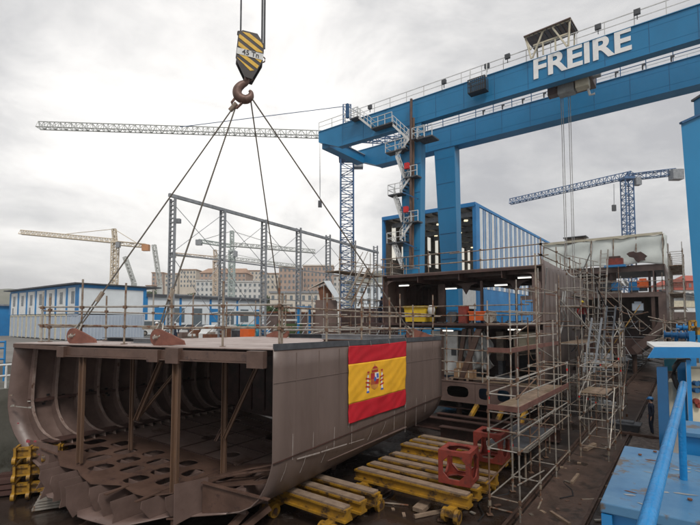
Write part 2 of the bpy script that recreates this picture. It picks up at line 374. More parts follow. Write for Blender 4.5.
# one ground sheet to the horizon, with the pit left open
mb = MB(); A0, A1, B0, B1 = -8, 92, -24.5, -.4; big = 4500
for (a0, a1, b0, b1) in ((-big, A0, -big, big), (A1, big, -big, big), (A0, A1, -big, B0), (A0, A1, B1, big)):
    mb.add([S(a0,b0,-.05), S(a0,b1,-.05), S(a1,b1,-.05), S(a1,b0,-.05)], [(0,1,2,3)])
struct('ground', mb, 'quay')
mb = MB(); mb.grid(lambda i, j: fpt(20+40*i, -2.45+1.95*j, .05+.05*R.random()), 120, 10)
struct('rubble_strip', mb, 'rubble')
mb = MB()
def hillf(i, j):
    x = -520+1300*i; y = 330+260*j; h = (26+14*math.sin(x*.011+1)+8*math.sin(x*.031)+6*math.sin(y*.03+x*.02))*math.sin(math.pi*min(1, j*.9+.05))
    if x > 120: h *= max(.35, 1-(x-120)/260)
    return Vector((x, y, max(-1, h)))
mb.grid(hillf, 90, 16); struct('hills', mb, 'hill', smooth=True)
mb = MB(); mb.grid(lambda i, j: fpt(3+57*i, -4.2+1.5*j, .03+.008*math.sin(40*i)), 90, 3); struct('slipway_path', mb, 'slip')
# slipway rails
for k, (b0, a0, a1) in enumerate(((-4.35, 4, 60), (-2.62, 4, 60), (-8.3, 2, 30), (-13.6, 1, 30))):
    mb = MB()
    for (w_, h0, h1) in ((.16, .01, .04), (.05, .04, .11), (.09, .11, .15)):
        n = 14
        for i in range(n):
            p = fpt(a0+(a1-a0)*i/n, b0); q = fpt(a0+(a1-a0)*(i+1)/n, b0); m_ = (h0+h1)/2
            mb.bar(p+Vector((0,0,m_)), q+Vector((0,0,m_)), w_, h1-h0)
    tag(mb.build('slipway_rail', 'rail_steel'), ['rusty slipway rail running beneath the silver scaffold tower', 'rusty slipway rail at the edge of the rubble strip beside the worker', 'rusty slipway rail under the right wheels of the yellow trolleys', 'rusty slipway rail under the left of the flag hull section'][k], 'rail', 'rails of the slipway')
# timbers lying on the floor
for k, (px, py, L_, wd, an, lab) in enumerate(((640, 438, 1.7, .22, 2.6, 'brown timber baulk lying across the rubble at the feet of the dock worker'), (152, 518, 1.0, .2, .4, 'short timber block on the pit floor below the broken plates'),
      (422, 511, .5, .35, .9, 'small wooden board lying beside the trolley wheel'), (20, 470, 1.6, .3, 1.2, 'dark timber stack piece by the left dock wall'), (590, 450, 1.0, .16, .7, 'thin plank lying under the right scaffold'))):
    p = PF(px, py); d = Vector((math.cos(an), math.sin(an), 0)); mb = MB(); mb.bar(p-d*L_/2+Vector((0,0,.1)), p+d*L_/2+Vector((0,0,.16)), wd, .12)
    tag(mb.build('timber', 'rust_plate' if k in (0, 3) else 'plank', base=p), lab, 'timber')
# ================= hull section with the flag =================
HO = Vector((-2, 11.8, 0)); HL = Vector((.561, .828, 0)); HT = Vector((-9.2, 3.3, 0)); HN = Vector((.828, -.561, 0))
DZ = lambda s: 1.13-.012*s
def H(s, u, z): return HO+HL*s+HT*u+Vector((0, 0, z))
def PH(px, py, off=0):
    d = ray(px, py); o = Vector((0, 0, EYE)); k = ((HO-o).dot(HN)+off)/d.dot(HN); return o+d*k
hull = thing('hull_section', H(5, .5, -3.2), 'brown primed open ship hull section lying on yellow trolleys, carrying the red and yellow flag', 'hull section')
def interp(tab, x):
    for (x0, y0), (x1, y1) in zip(tab, tab[1:]):
        if min(x0, x1) <= x <= max(x0, x1): return y0+(y1-y0)*(x-x0)/(x1-x0 or 1)
    return tab[0][1] if abs(x-tab[0][0]) < abs(x-tab[-1][0]) else tab[-1][1]
RP = [(0,1.13),(0,.1),(0,-.9),(0,-1.78),(.008,-2.1),(.02,-2.4),(.04,-2.74),(.065,-2.98),(.10,-3.15),(.14,-3.25)]
rise = lambda s: max(0, s-1)*.035
def shell(prof, s0, s1, ns, name, m, th=.03, rf=True):
    mb = MB(); n = len(prof)-1
    def fn(i, j):
        k = j*n; k0 = min(int(k), n-1); t = k-k0; u = prof[k0][0]*(1-t)+prof[k0+1][0]*t; z = prof[k0][1]*(1-t)+prof[k0+1][1]*t
        s = s0+(s1-s0)*i
        if z > .9: z = z-1.13+DZ(s)
        elif rf: z += rise(s)*min(1, max(0, (-.2-z)/2.5))
        return H(s, u, z)
    mb.grid(fn, ns, n*2); return mb.build(name, m, hull, smooth=True, solid=th)
shell(RP, 0, 11.1, 24, 'side_shell', 'primer_side')
LP = [(1,1.13),(1.012,.3),(1.022,-.5),(1.022,-1.0),(1.01,-1.45),(.985,-1.85),(.94,-2.3),(.90,-2.6),(.85,-2.85),(.78,-3.0)]
shell(LP, 0, 9.5, 20, 'side_shell', 'primer')
BP = [(.14,-3.25),(.25,-3.42),(.4,-3.5),(.55,-3.45),(.68,-3.25),(.78,-3.0)]
mb = MB()
def bf(i, j):
    u = .14+.64*j; s0 = interp([(.14,0),(.3,-.25),(.36,-1.2),(.52,-1.15),(.6,-.6),(.7,-.9),(.78,-.1)], u); s = s0+(9.5-s0)*i
    return H(s, u, interp(BP, u)+rise(s))
mb.grid(bf, 18, 20); mb.build('bottom_plating', 'primer', hull, smooth=True, solid=.03)
# deck with its lightening openings out of sight; beams underneath
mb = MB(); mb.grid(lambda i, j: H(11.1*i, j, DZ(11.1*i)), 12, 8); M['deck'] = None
mat('deck', (.46, .38, .35), .5, c2=(.30, .23, .205), scale=.8, bump=.15, spots=(.22, .14, .11), spot_t=.6, spot_s=1.2)  # pale tone has the deck's reflected light put into the colour
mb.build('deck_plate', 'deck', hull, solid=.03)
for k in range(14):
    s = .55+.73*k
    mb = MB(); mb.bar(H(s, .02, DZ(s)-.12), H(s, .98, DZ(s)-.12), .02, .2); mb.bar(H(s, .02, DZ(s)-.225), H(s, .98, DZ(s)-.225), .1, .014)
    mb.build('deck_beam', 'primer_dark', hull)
# edge of the deck above the side shell: a dark grey upstand
mb = MB(); mb.bar(H(0, -.001, 1.19), H(11.1, -.001, DZ(11.1)+.07), .05, .17); mb.build('edge_strip', 'dark_grey', hull)
# transverse box beam under the deck edge at the open end
mb = MB(); mb.bar(H(-.12, .735, .93), H(-.12, .02, .93), .18, .24); mb.bar(H(-.12, .735, .79), H(-.12, .02, .79), .34, .03); mb.bar(H(-.02, 1.0, 1.05), H(-.02, .735, 1.0), .05, .13)
mb.build('transverse_beam', 'rust_plate', hull)
for (u, wd, z0, z1) in ((.735, .03, .76, 1.09), (.37, .04, .72, 1.06), (.30, .045, .70, 1.12), (.03, .05, .66, 1.10)):
    mb = MB(); mb.box(H(-.24, u, (z0+z1)/2), wd*9.7, .2, z1-z0, HT.normalized()); mb.build('bracket_plate', 'rust_plate', hull)
# pillars and braces: rolled channels
def channel(p, q, w_, m, name='pillar'):
    mb = MB(); p = Vector(p); q = Vector(q); d = (q-p).normalized(); x = HT.normalized(); y = d.cross(x).normalized()
    mb.bar(p, q, w_, .02, up=y); mb.bar(p+x*w_/2-y*.0+y*w_*.3, q+x*w_/2+y*w_*.3, .02, w_*.6, up=y); mb.bar(p-x*w_/2+y*w_*.3, q-x*w_/2+y*w_*.3, .02, w_*.6, up=y)
    return mb.build(name, m, hull)
channel(H(-.1, .664, -2.42), H(-.1, .664, .8), .16, 'rust_steel'); channel(H(-.1, .30, -2.85), H(-.1, .30, .8), .19, 'rust_steel')
channel(H(1.6, .678, -2.45), H(1.6, .678, .95), .11, 'rust_steel'); channel(H(1.6, .30, -2.85), H(1.6, .30, .95), .15, 'rust_steel')
def hp(px, py, s, u0=None):   # point of the section plane s on a sight line
    n = HL; n = Vector((HT.y, -HT.x, 0)).normalized(); d = ray(px, py); o = Vector((0,0,EYE)); k = (H(s,0,0)-o).dot(n)/d.dot(n); return o+d*k
channel(hp(137, 420, 1.4), hp(166, 352, 1.4), .15, 'rust_steel', 'brace'); channel(hp(139, 417, 1.5), hp(176, 372, 1.5), .09, 'rust_steel', 'brace')
channel(hp(225, 438, 1.5), hp(258, 366, 1.5), .11, 'rust_steel', 'brace'); channel(hp(216, 441, 1.7), hp(224, 425, 1.7), .08, 'rust_plate', 'brace')
# frames with their flanges on the far side shell
IP = [(.982,1.0),(.989,.2),(.994,-.4),(.994,-.9),(.985,-1.25),(.97,-1.5),(.952,-1.72),(.93,-1.88),(.90,-2.0),(.862,-2.06)]
OPr = [(.998,1.0),(1.008,.3),(1.016,-.4),(1.018,-.9),(1.012,-1.3),(1.0,-1.55),(.985,-1.8),(.965,-2.0),(.945,-2.15),(.92,-2.3)]
for k in range(11):
    s = .55+.73*k; mb = MB(); n = len(IP)
    for (d0) in (0,):
        vs = [H(s, *p) for p in OPr]+[H(s, *p) for p in IP]
        mb.add(vs, [(i, i+1, n+i+1, n+i) for i in range(n-1)])
    fr = mb.build('frame', 'primer', hull, solid=.02)
    mb = MB(); vs = []
    for (u, z) in IP: vs += [H(s-.045, u, z), H(s+.045, u, z)]
    mb.add(vs, [(2*i, 2*i+1, 2*i+3, 2*i+2) for i in range(n-1)]); mb.build('flange', 'primer_lit', fr, solid=.018)
mb = MB(); mb.bar(H(.5, 1.005, -.86), H(8, 1.005, -.86), .12, .1); mb.build('stringer', 'primer_dark', hull)
# little clips, scorch-marked pads where the stringer meets the frames
mb = MB()
for k in range(9):
    for q in range(3):
        s = .7+.73*k+R.uniform(.1, .55); mb.box(H(s, 1.012, -.86+R.uniform(-.22, .16)), .03, .10, .07, HT.normalized())
mb.build('scorched_clips', 'black', hull)
mb = MB()
for (px, py) in ((12, 395), (14, 405), (30, 401), (31, 407), (13, 406)): mb.box(hp(px, py, .02)+Vector((0, -.03, 0)), .10, .05, .03)
mb.bar(hp(13, 406, -.02), hp(31, 408, -.02), .02, .03); mb.build('clamp', 'galv', hull)
# margin plate + bilge brackets
mb = MB(); mb.add([H(.3,.905,-2.05),H(8,.905,-2.05),H(8,.85,-2.07),H(.3,.85,-2.07)], [(0,1,2,3)]); mb.build('margin_plate', 'primer_dark', hull, solid=.03)
for k in range(21):
    s = .55+.365*k; mb = MB(); mb.prism([H(s,.925,-2.08),H(s,.855,-2.08),H(s,.85,-2.24),H(s,.905,-2.22)], HL*.015); mb.build('bilge_bracket', 'primer_lit', hull)
mb = MB(); mb.grid(lambda i, j: H(.15+7.9*i, .925-.055*j, -2.08-.16*j), 6, 3); mb.build('bilge_web', 'primer', hull, solid=.02)
mb = MB(); mb.prism([H(.1,.94,-2.0),H(.1,.80,-2.1),H(.1,.79,-2.75),H(.1,.86,-2.82),H(.1,.91,-2.5)], HL*.03); mb.build('end_bracket', 'primer', hull)
# tank top
TT = [(.0,-2.38),(.36,-2.92),(.9,-2.16)]
tt = lambda s, u: interp(TT, u)+.0*s
def tloop(c_s, c_u, ls, lu, n=10, p=3.2, rot=0):
    out = []
    for i in range(n):
        t = 2*math.pi*i/n; cx = math.copysign(abs(math.cos(t))**(2/p), math.cos(t))*ls/2; cy = math.copysign(abs(math.sin(t))**(2/p), math.sin(t))*lu/2
        out.append((c_s+cx*math.cos(rot)-cy*math.sin(rot)*9.77, c_u+cx*math.sin(rot)/9.77+cy*math.cos(rot)))
    return out
def plate(outer, holes, m, name, th=.025, dz=0):
    mb = holed_plate([Vector((s, u*9.77, 0)) for s, u in outer], [[Vector((s, u*9.77, 0)) for s, u in h] for h in holes], th)
    # follow the tank-top camber
    mb.v = [H(v.x, v.y/9.77, tt(v.x, v.y/9.77)+v.z+dz) for v in mb.v]
    return mb.build(name, m, hull)
def rows(us, lim0, w_, L_):
    hs = []
    for i, u in enumerate(us):
        for j in range(4):
            s = -.25+j*.86+(.42 if i % 2 else 0)
            if lim0(u)+L_/2+.08 < s < 2.7-L_/2-.05: hs.append(tloop(s, u, L_, w_, 10, 3.0, .10))
    return hs
plate([(.05,.868),(.0,.78),(-.45,.70),(-.35,.64),(-.55,.60),(-.75,.53),(-.35,.47),(-.5,.40),(-.45,.362),(2.7,.362),(2.7,.868)], rows([.825,.755,.685,.615,.545,.475,.405], lambda u: 0 if u > .7 else -.45, .048, .72), 'rust_plate', 'slotted_floor_plate', .03)
plate([(-.4,.358),(-.2,.30),(.25,.25),(.4,.06),(2.7,.045),(2.7,.358)], rows([.315,.245,.175,.105], lambda u: -.2 if u > .3 else .3, .046, .72), 'rust_plate', 'slotted_floor_plate', .03)
plate([(2.72,.868),(2.72,.362),(8,.362),(8,.868)], [tloop(4.3,.62,.75,.05,14,2.2), tloop(5.9,.47,.8,.055,14,2.2), tloop(6.5,.72,.6,.045,14,2.2), tloop(3.4,.44,.6,.045,14,2.2)], 'tank_primer', 'tank_top_plate', .025)
plate([(2.72,.358),(2.72,.02),(8,.02),(8,.358)], [tloop(4.0,.19,.9,.065,14,2.2), tloop(6.6,.2,.7,.05,14,2.2)], 'tank_primer', 'tank_top_plate', .025)
mb = MB()
for s in (2.72, 4.2, 5.3, 6.4, 7.3):
    for (u0, u1) in ((.86,.66),(.66,.37),(.35,.05)): mb.bar(H(s, u0, tt(s,u0)+.008), H(s, u1, tt(s,u1)+.008), .05, .016)
for u in (.75,.6,.5,.35,.2): mb.bar(H(2.8, u, tt(3,u)+.01), H(7.9, u, tt(3,u)+.01), .05, .016)
mb.build('weld_seams', 'primer_dark', hull)
# longitudinal girders with ragged burnt ends, transverse floors
for u, s0 in ((.80,-.1),(.74,-.75),(.70,-.95),(.645,-1.0),(.60,-1.1),(.555,-1.25),(.51,-.9),(.46,-1.0),(.40,-1.15),(.335,-.8),(.29,-.5),(.12,.15)):
    z1 = tt(0, u)-.035; z0 = interp(BP, max(.14, min(.78, u)))+.02; c = R.uniform(.12, .4)
    if u in (.70, .555, .46): zz = z0+R.uniform(-.2, .05)
    else: zz = z0
    pts = [(s0, z1), (s0+R.uniform(-.05, .08), z1-.2), (s0+c*.3, z0+.2), (s0+R.uniform(-.1,.25), zz), (s0+.5, z0), (7.5, z0+rise(7.5)), (7.5, z1)]
    mb = MB(); vs = [H(s, u, z) for s, z in pts]; mb.prism(vs, HT.normalized()*.022); mb.build('girder', 'primer', hull)
for k, s in enumerate((.12, .95, 1.75, 2.6)):
    for (u0, u1) in ((.79,.70),(.70,.61),(.61,.51),(.50,.38),(.36,.22),(.205,.09)):
        if k == 0 and u1 < .3 and u0 > .3: continue
        z = lambda u: tt(0, u)-.04
        zb = lambda u: interp(BP, max(.14, min(.78, u)))+.02
        mb = MB(); mb.prism([H(s,u0,z(u0)),H(s,u1,z(u1)),H(s,u1,zb(u1)),H(s,u0,zb(u0))], HL*.018); mb.build('floor_web', 'primer', hull)
# right bilge corner: web plate with its curved lower edge and two flanges
mb = MB(); mb.prism([H(.06,.225,-2.55),H(.06,.10,-2.66),H(.06,.02,-2.74),H(.06,.045,-2.86),H(.06,.068,-3.0),H(.06,.105,-3.16),H(.06,.225,-3.36)], HL*.02); mb.build('bilge_web', 'rust_plate', hull)
mb = MB(); mb.prism([H(-.62,.245,-2.42),H(.35,.235,-2.5),H(.35,.235,-3.35),H(-.3,.24,-3.42),H(-.62,.245,-3.48)], HT.normalized()*.03); mb.build('keel_girder', 'primer', hull)
for (p, q) in (((.05,.225,-2.53),(.05,.012,-2.73)), ((.9,.25,-2.6),(.9,.01,-1.95)), ((.45,.24,-2.52),(.9,.05,-2.2))):
    mb = MB(); mb.bar(H(*p), H(*q), .13, .03); mb.build('floor_flange', 'rust_plate', hull)
for u, s0, L_ in ((.44,-1.0,.7),(.34,-.95,.8)):
    mb = MB(); mb.bar(H(s0, u, tt(0,u)-.0), H(s0+L_, u+.01, tt(0,u)+.02), .11, .035); mb.build('loose_flat_bar', 'rust_plate', hull)
# bulkhead
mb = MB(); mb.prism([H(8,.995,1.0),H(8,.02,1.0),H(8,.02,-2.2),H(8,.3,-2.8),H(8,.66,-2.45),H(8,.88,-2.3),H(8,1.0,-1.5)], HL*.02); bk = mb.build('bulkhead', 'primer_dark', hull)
mb = MB()
for k in range(13): mb.bar(H(7.97,.06+.07*k,1.0), H(7.97,.06+.07*k,-2.2), .05, .05)
mb.build('stiffeners', 'primer_dark', bk)
# lifting lugs
def lug(s, u, tail):
    c = H(s, u, DZ(s)+.25); x = -HT.normalized()*tail; y = Vector((0,0,1)); mb = MB()
    pts = [c+(x*math.cos(t)+y*math.sin(t))*.26 for t in [math.pi*.35+math.pi*1.3*i/14 for i in range(15)]]+[c+x*1.0-y*.2, c+x*.95-y*.08, c+x*.45+y*.12]
    pts = [Vector((p.x, p.y, max(p.z, DZ(s)+.005))) for p in pts]
    mb.prism(pts, HL*.06); o = mb.build('lifting_lug', 'rust_lug', hull)
    mb = MB(); mb.path([c-HL*.12, c+HL*.18], .05, 8); pin = mb.build('pin', 'galv', o)
    return c
lugs = [lug(.35, .785, 1), lug(.35, .432, 1), lug(9.6, .72, -1), lug(10.2, .10, 1)]
# chalk marks and seams on the flag side
def mark(p, q, w_, m, name='chalk_mark'):
    mb = MB(); a = PH(*p, off=.018); b = PH(*q, off=.018); mb.bar(a, b, .003, w_, up=Vector((0,0,1)) if abs((b-a).z) < abs((b-a).dot(HL)) else HL); return mb.build(name, m, hull)
for p, q, w_ in (((293,434),(292.5,460),.022),((313.5,432),(313,450),.018),((334.6,427),(334,447),.022),((352,423),(351.5,444),.02),((297,459),(320,452.5),.04),((321,452),(347,444),.035),((349,443.6),(364,439),.018),((394.5,410),(394,430),.02),((406,402),(405,432),.02),((416.5,398),(416,426),.016),((425.5,395),(425,412),.016)):
    mark(p, q, w_, 'chalk')
for px in (286, 305, 326, 372, 385):   # ticks on the turn of the bilge
    d = PH(px, 440); s = (d-HO).dot(HL); mb = MB(); mb.path([H(s, -.003, -1.9+rise(s)*.7), H(s+.02, .004, -2.12+rise(s)*.77), H(s+.03, .018, -2.42+rise(s)*.9)], .007, 4); mb.build('chalk_mark', 'chalk', hull)
for s in [.9+1.02*k for k in range(10)]:
    mb = MB(); mb.bar(H(s, -.0019, 1.0), H(s, -.0019, -1.75+rise(s)*.6), .012, .03, up=HL); mb.build('weld_seam', 'primer_side', hull)
for k in range(16):
    s = R.uniform(.2, 10.8); z1 = R.uniform(-1.2, .9); L_ = R.uniform(.15, .7); w_ = R.uniform(.008, .022); mb = MB(); y_ = -.0019-.00002*k
    mb.prism([H(s, y_, z1), H(s+w_, y_, z1-.03), H(s+w_*.6, y_, z1-L_*.6), H(s+w_*.4, y_, z1-L_), H(s-.002, y_, z1-L_*.5)], HN*.0015); mb.build('rust_run', 'rust_plate' if k % 3 else 'primer_lit', hull)
for z in (.25,): mb = MB(); mb.bar(H(0, -.002, z), H(11.1, -.002, z-.08), .018, .022); mb.build('weld_seam', 'primer_side', hull)
mb = MB(); mb.bar(H(0, -.0022, -1.80), H(11.1, -.0022, -1.80+.35*.62), .03, .03); mb.build('weld_seam', 'primer_dark', hull)
for (px, py, r) in ((19, 423, .05), (29, 441, .12), (36, 441, .08), (40, 454, .04)):
    p = hp(px, py, -.01); mb = MB(); mb.box(p+Vector((.0,-.04,0)), r*1.4, .01, r*.8, HT.normalized(), az=Vector((.3,-.3,1)).normalized()); mb.build('paint_mark', 'pink_paint', hull)
# tall props under the section
for k, (s, u, dx) in enumerate(((-.6,.545,0),(.5,.12,.6),(.9,.08,.9),(3,.5,0),(-.1,.3,0),(6,.2,.2),(8,.3,0),(5.5,.8,0),(2.5,.9,0))):
    q = H(s, u, interp(BP, max(.14, min(.78, u)))-.03+rise(s)); p = Vector((q.x-dx, q.y-dx*.5, zf(q.x, q.y))); mb = MB()
    if dx: mb.bar(p, q, .16, .16)
    else: mb.tube(p, q, .12, 12); mb.box(p+Vector((0,0,.02)), .4, .4, .04); mb.box(q-Vector((0,0,.02)), .35, .35, .04)
    o = mb.build('steel_prop', 'rust_plate', base=p)
    tag(o, ['round steel prop under the burnt plate ends at the near end of the section', 'slanting brace leaning outward under the near bilge, left of the pair', 'slanting brace leaning outward under the near bilge, right of the pair', 'round prop hidden deep under the middle of the flag section', 'round prop under the keel girder at the near end', 'short prop under the flag side between the trolleys', 'prop under the far end of the flag section', 'prop under the far bilge beside the yellow stack', 'prop behind the grating stack'][k], 'prop')
# ================= flag =================
fc = [PH(348,346,.05), PH(406,341,.05), PH(405,405,.05), PH(348,424,.05)]
flag = thing('flag', fc[3], 'red and yellow striped flag with coat of arms hanging on the hull side', 'flag')
def FL(x, y, off=0):
    p = (fc[0].lerp(fc[1], x)).lerp(fc[3].lerp(fc[2], x), y)
    w_ = .008*math.sin(9*x+13*y)*y+.007*math.sin(22*(x+.8*y)+2)*(.3+y)+.010*math.sin(26*(x*.75-y*.5))*(1 if y > .6 else .4)+.005*math.sin(47*(x*.6+y*.9)+3*math.sin(7*x))+.016*math.sin(math.pi*x*2.0)*math.exp(-8*y)
    sag = .035*math.sin(math.pi*x)*math.exp(-5*y)
    return p+HN*(.02+w_+off)-Vector((0,0,sag))
for n_, m_, y0, y1 in (('upper_stripe','flag_red',0,.24),('middle_stripe','flag_yellow',.24,.757),('lower_stripe','flag_red',.757,1)):
    mb = MB(); mb.grid(lambda i, j: FL(i, y0+(y1-y0)*j), 60, 24); mb.build(n_, m_, flag, smooth=True, solid=.004)
emb = None
for x_, y_ in ((.005,.004),(.335,.004),(.665,.004),(.995,.004),(.005,.99),(.995,.99)):
    mb = MB(); p_ = FL(x_, y_, .006); mb.path([p_, p_+HN*.006], .02, 10); mb.build('eyelet', 'galv', flag)
    mb = MB(); mb.tube(p_, p_+(Vector((0,0,.16)) if y_ < .5 else Vector((0,0,-.14)))-HN*.03, .006, 5); mb.build('tie_cord', 'rope_pale', flag)
def ecell(x0, x1, y0, y1, m, name, off=.009, shape=None):
    mb = MB()
    if shape is None: mb.grid(lambda i, j: FL(x0+(x1-x0)*i, y0+(y1-y0)*j, off), 5, 5)
    else: mb.grid(lambda i, j: (lambda a: FL((x0+x1)/2+(x1-x0)/2*shape(j)*(2*i-1), y0+(y1-y0)*j, off))(0), 8, 8)
    return mb.build(name, m, emb if emb is not None else flag, smooth=True)
emb = ecell(.335, .475, .40, .645, 'em_gold', 'emblem', .005, lambda j: 1 if j < .6 else math.sqrt(max(0, 1-((j-.6)/.4)**2)))
ecell(.338, .405, .405, .495, 'em_red', 'shield_quarter'); ecell(.405, .472, .405, .495, 'em_white', 'shield_quarter')
ecell(.338, .405, .495, .57, 'em_gold', 'shield_quarter'); ecell(.405, .472, .495, .57, 'em_red', 'shield_quarter')
ecell(.36, .45, .57, .635, 'em_gold', 'shield_point', .011, lambda j: math.sqrt(max(0, 1-j*j)))
ecell(.385, .425, .46, .525, 'em_blue', 'shield_centre', .013, lambda j: math.sqrt(max(0, 1-(2*j-1)**2))); ecell(.43, .465, .42, .48, 'em_blue', 'lion_field', .012)
for k in range(3): ecell(.345+.02*k, .357+.02*k, .50, .565, 'em_red', 'shield_bar', .012)
ecell(.35, .46, .365, .395, 'em_red', 'crown_band', .009); ecell(.345, .465, .345, .365, 'em_gold', 'crown_rim', .01); ecell(.36, .45, .31, .345, 'em_red', 'crown_cap', .009, lambda j: math.sqrt(max(0, 1-(1-j)**2))); ecell(.395, .415, .285, .31, 'em_gold', 'crown_orb', .009)
for x in (.27, .505):
    ecell(x+.01, x+.035, .42, .64, 'em_white', 'pillar'); ecell(x, x+.045, .395, .42, 'em_gold', 'pillar_crown'); ecell(x, x+.045, .64, .665, 'em_blue', 'pillar_foot'); ecell(x+.005, x+.04, .37, .395, 'em_red', 'pillar_cap')
    for q in range(3):
        mb = MB(); sg = 1 if x < .4 else -1; mb.grid(lambda i, j: FL(x+.0225-.035+.07*i, .46+.055*q+sg*.02*(i-.5)+.022*j, .014), 4, 1); mb.build('ribbon', 'em_red', emb)
# ================= hook block, slings =================
hc = P(250, 58, 17.0); hk = thing('crane_hook_block', hc, 'black and yellow striped crane hook block marked 45 Tn with a rusty hook', 'hook block')
tilt = Matrix.Rotation(.07, 3, 'Y'); X = tilt @ Vector((.97, .24, 0)); Zv = tilt @ Vector((0, 0, 1)); Yv = X.cross(Zv) * -1
Yv = Zv.cross(X)
def HB(x, z, y=0): return hc+X*x+Zv*z+Yv*y
def hpoly(pts, y0, y1, m, name, par=hk):
    mb = MB(); mb.prism([HB(x, z, y0) for x, z in pts], Yv*(y1-y0)); return mb.build(name, m, par)
sc_ = .0375
def px2(pts): return [((x-250.5)*sc_, (58-y)*sc_) for x, y in pts]
out = px2([(241,34),(256,34.5),(264,45),(263.5,62),(254.5,83),(247,82),(236.5,64),(237,39)])
hpoly(out, -.24, -.19, 'black_hook', 'cheek_plate'); hpoly(out, .19, .24, 'black_hook', 'cheek_plate')
mb = MB(); mb.path([HB(0,.35,-.18), HB(0,.35,.18)], .42, 24); mb.build('sheave', 'black_hook', hk)
face = px2([(241,36),(255,36),(262.5,46),(262.5,62),(258,73),(252,75),(238,64),(238,40)])
def clip(poly, nx, nz, c):   # keep nx*x+nz*z >= c
    o_ = []
    for i in range(len(poly)):
        a, b = poly[i], poly[(i+1)%len(poly)]; da = nx*a[0]+nz*a[1]-c; db = nx*b[0]+nz*b[1]-c
        if da >= 0: o_.append(a)
        if da*db < 0: t = da/(da-db); o_.append((a[0]+(b[0]-a[0])*t, a[1]+(b[1]-a[1])*t))
    return o_
for k in range(-5, 7):
    nx, nz = .5, .866; c = -.9+.27*k+.35; pl = clip(clip(face, nx, nz, c), -nx, -nz, -(c+.14))
    for band in (1, 0):
        q = clip(pl, 0, 1, .065+.1) if band else clip(pl, 0, -1, .075)
        if len(q) > 2: hpoly(q, -.252, -.243, 'hazard_yellow', 'hazard_stripe')
hpoly([(-.50,-.07),(.50,-.13),(.50,.12),(-.50,.17)], -.262, -.245, 'white_steel', 'label_band')
def text(s, size, loc, xa, za, m, name, parent, bold=.0, ext=.004, sx=1, align='CENTER'):
    cu = bpy.data.curves.new(name, 'FONT'); cu.body = s; cu.size = size; cu.align_x = align; cu.align_y = 'CENTER'; cu.extrude = ext; cu.offset = bold
    o = bpy.data.objects.new('tmp_text', cu); col.objects.link(o); bpy.context.view_layer.update()
    me = bpy.data.meshes.new_from_object(o.evaluated_get(bpy.context.evaluated_depsgraph_get())); bpy.data.objects.remove(o)
    xa = Vector(xa).normalized(); za = Vector(za).normalized(); nrm = xa.cross(za)
    b = Vector(parent['_b'])
    for v in me.vertices: c = v.co.copy(); v.co = Vector(loc)+xa*c.x*sx+za*c.y+nrm*c.z-b
    me.materials.clear(); me.materials.append(M[m]); o = bpy.data.objects.new(name, me); col.objects.link(o); o.parent = parent; o['_b'] = list(b); return o
text('45 Tn', .27, HB(.02,.02,-.267), X-Zv*.06, Zv, 'black', 'lettering', hk, .006)
mb = MB()
for p, q in (((-.52,.86),(-.1,.86)),((-.52,.72),(-.3,.72)),((-.1,.86),(-.1,.66)),((-.52,.86),(-.52,.72))): mb.bar(HB(*p,-.15), HB(*q,-.15), .05)
mb.build('rope_guard', 'black_hook', hk)
mb = MB(); mb.path([HB(.50,.15,0),HB(.57,.1,0),HB(.57,-.02,0),HB(.5,-.08,0)], .025, 6); mb.build('side_lug', 'hook_rust', hk)
pts = [(249,78),(249,84),(244.5,88),(241,93),(241,98.5),(244.5,102),(250,102.5),(254,99),(254.5,94.5),(252.5,92.5)]
rr_ = [.10,.11,.15,.17,.18,.18,.17,.14,.09,.05]; rs = [v.x for v in smooth_pts([Vector((q,0,0)) for q in rr_])]
mb = MB(); mb.path(smooth_pts([HB(x, z) for x, z in px2(pts)]), rs, 16); mb.build('hook', 'hook_rust', hk, smooth=True)
mb = MB(); mb.bar(HB(-.28,-1.15), HB(.18,-.78), .06, .1); mb.build('safety_latch', 'hook_rust', hk)
for x in (-.40, .42):
    mb = MB(); a = HB(x, .5); a2 = HB(x+.05, .5, .1)
    for q in ((0,0),(.08,.06)) if x > 0 else ((0,0),): mb.tube(a+Vector((q[0],q[1],0)), a+Vector((q[0],q[1],26)), .034 if x < 0 else .04, 8)
    mb.build('hoist_rope', 'dark_grey', hk)
hp0 = HB((247.5-250.5)*sc_, (58-101.5)*sc_)
def sling(tgt, lab, start, double=False):
    root = thing('wire_sling', tgt, lab, 'sling', 'wire slings from the hook to the hull section')
    a = Vector(start); b = Vector(tgt); d = (b-a); e_ = a+d*.86
    mb = MB(); mb.tube(a, e_ if double else b, .027, 6); mb.build('wire_rope', 'rope', root)
    if double:
        x = d.normalized().cross(Vector((0,1,0))).normalized()
        mb = MB(); mb.tube(e_+x*.05, b+x*.03, .024, 6); mb.tube(e_-x*.05, b-x*.03, .024, 6); mb.build('wire_tail', 'rope', root)
        mb = MB(); mb.tube(e_-d.normalized()*.25, e_+d.normalized()*.12, .07, 8); mb.build('ferrule', 'galv_rusty', root)
    mb = MB(); dn = d.normalized(); x = HT.normalized(); c = b-dn*.12
    mb.path([c+x*.0-dn*.32+x*.06, c-dn*.1+x*.12, c+dn*.1+x*.09, c+dn*.14, c+dn*.1-x*.09, c-dn*.1-x*.12, c-dn*.32-x*.06], .028, 8); mb.build('shackle', 'galv', root)
knot = hp0+Vector((-.35,-.05,-.35))
sling(lugs[0]+Vector((0,0,.02)), 'long brown wire sling running from the hook to the leftmost round lug', knot, True)
sling(lugs[1]+Vector((0,0,.02)), 'steep wire sling ending at the second round lug above the box beam', knot+Vector((.05,.05,0)), True)
sling(lugs[2]+Vector((0,0,.02)), 'nearly vertical wire sling falling to the far deck edge', hp0+Vector((.25,.05,.05)))
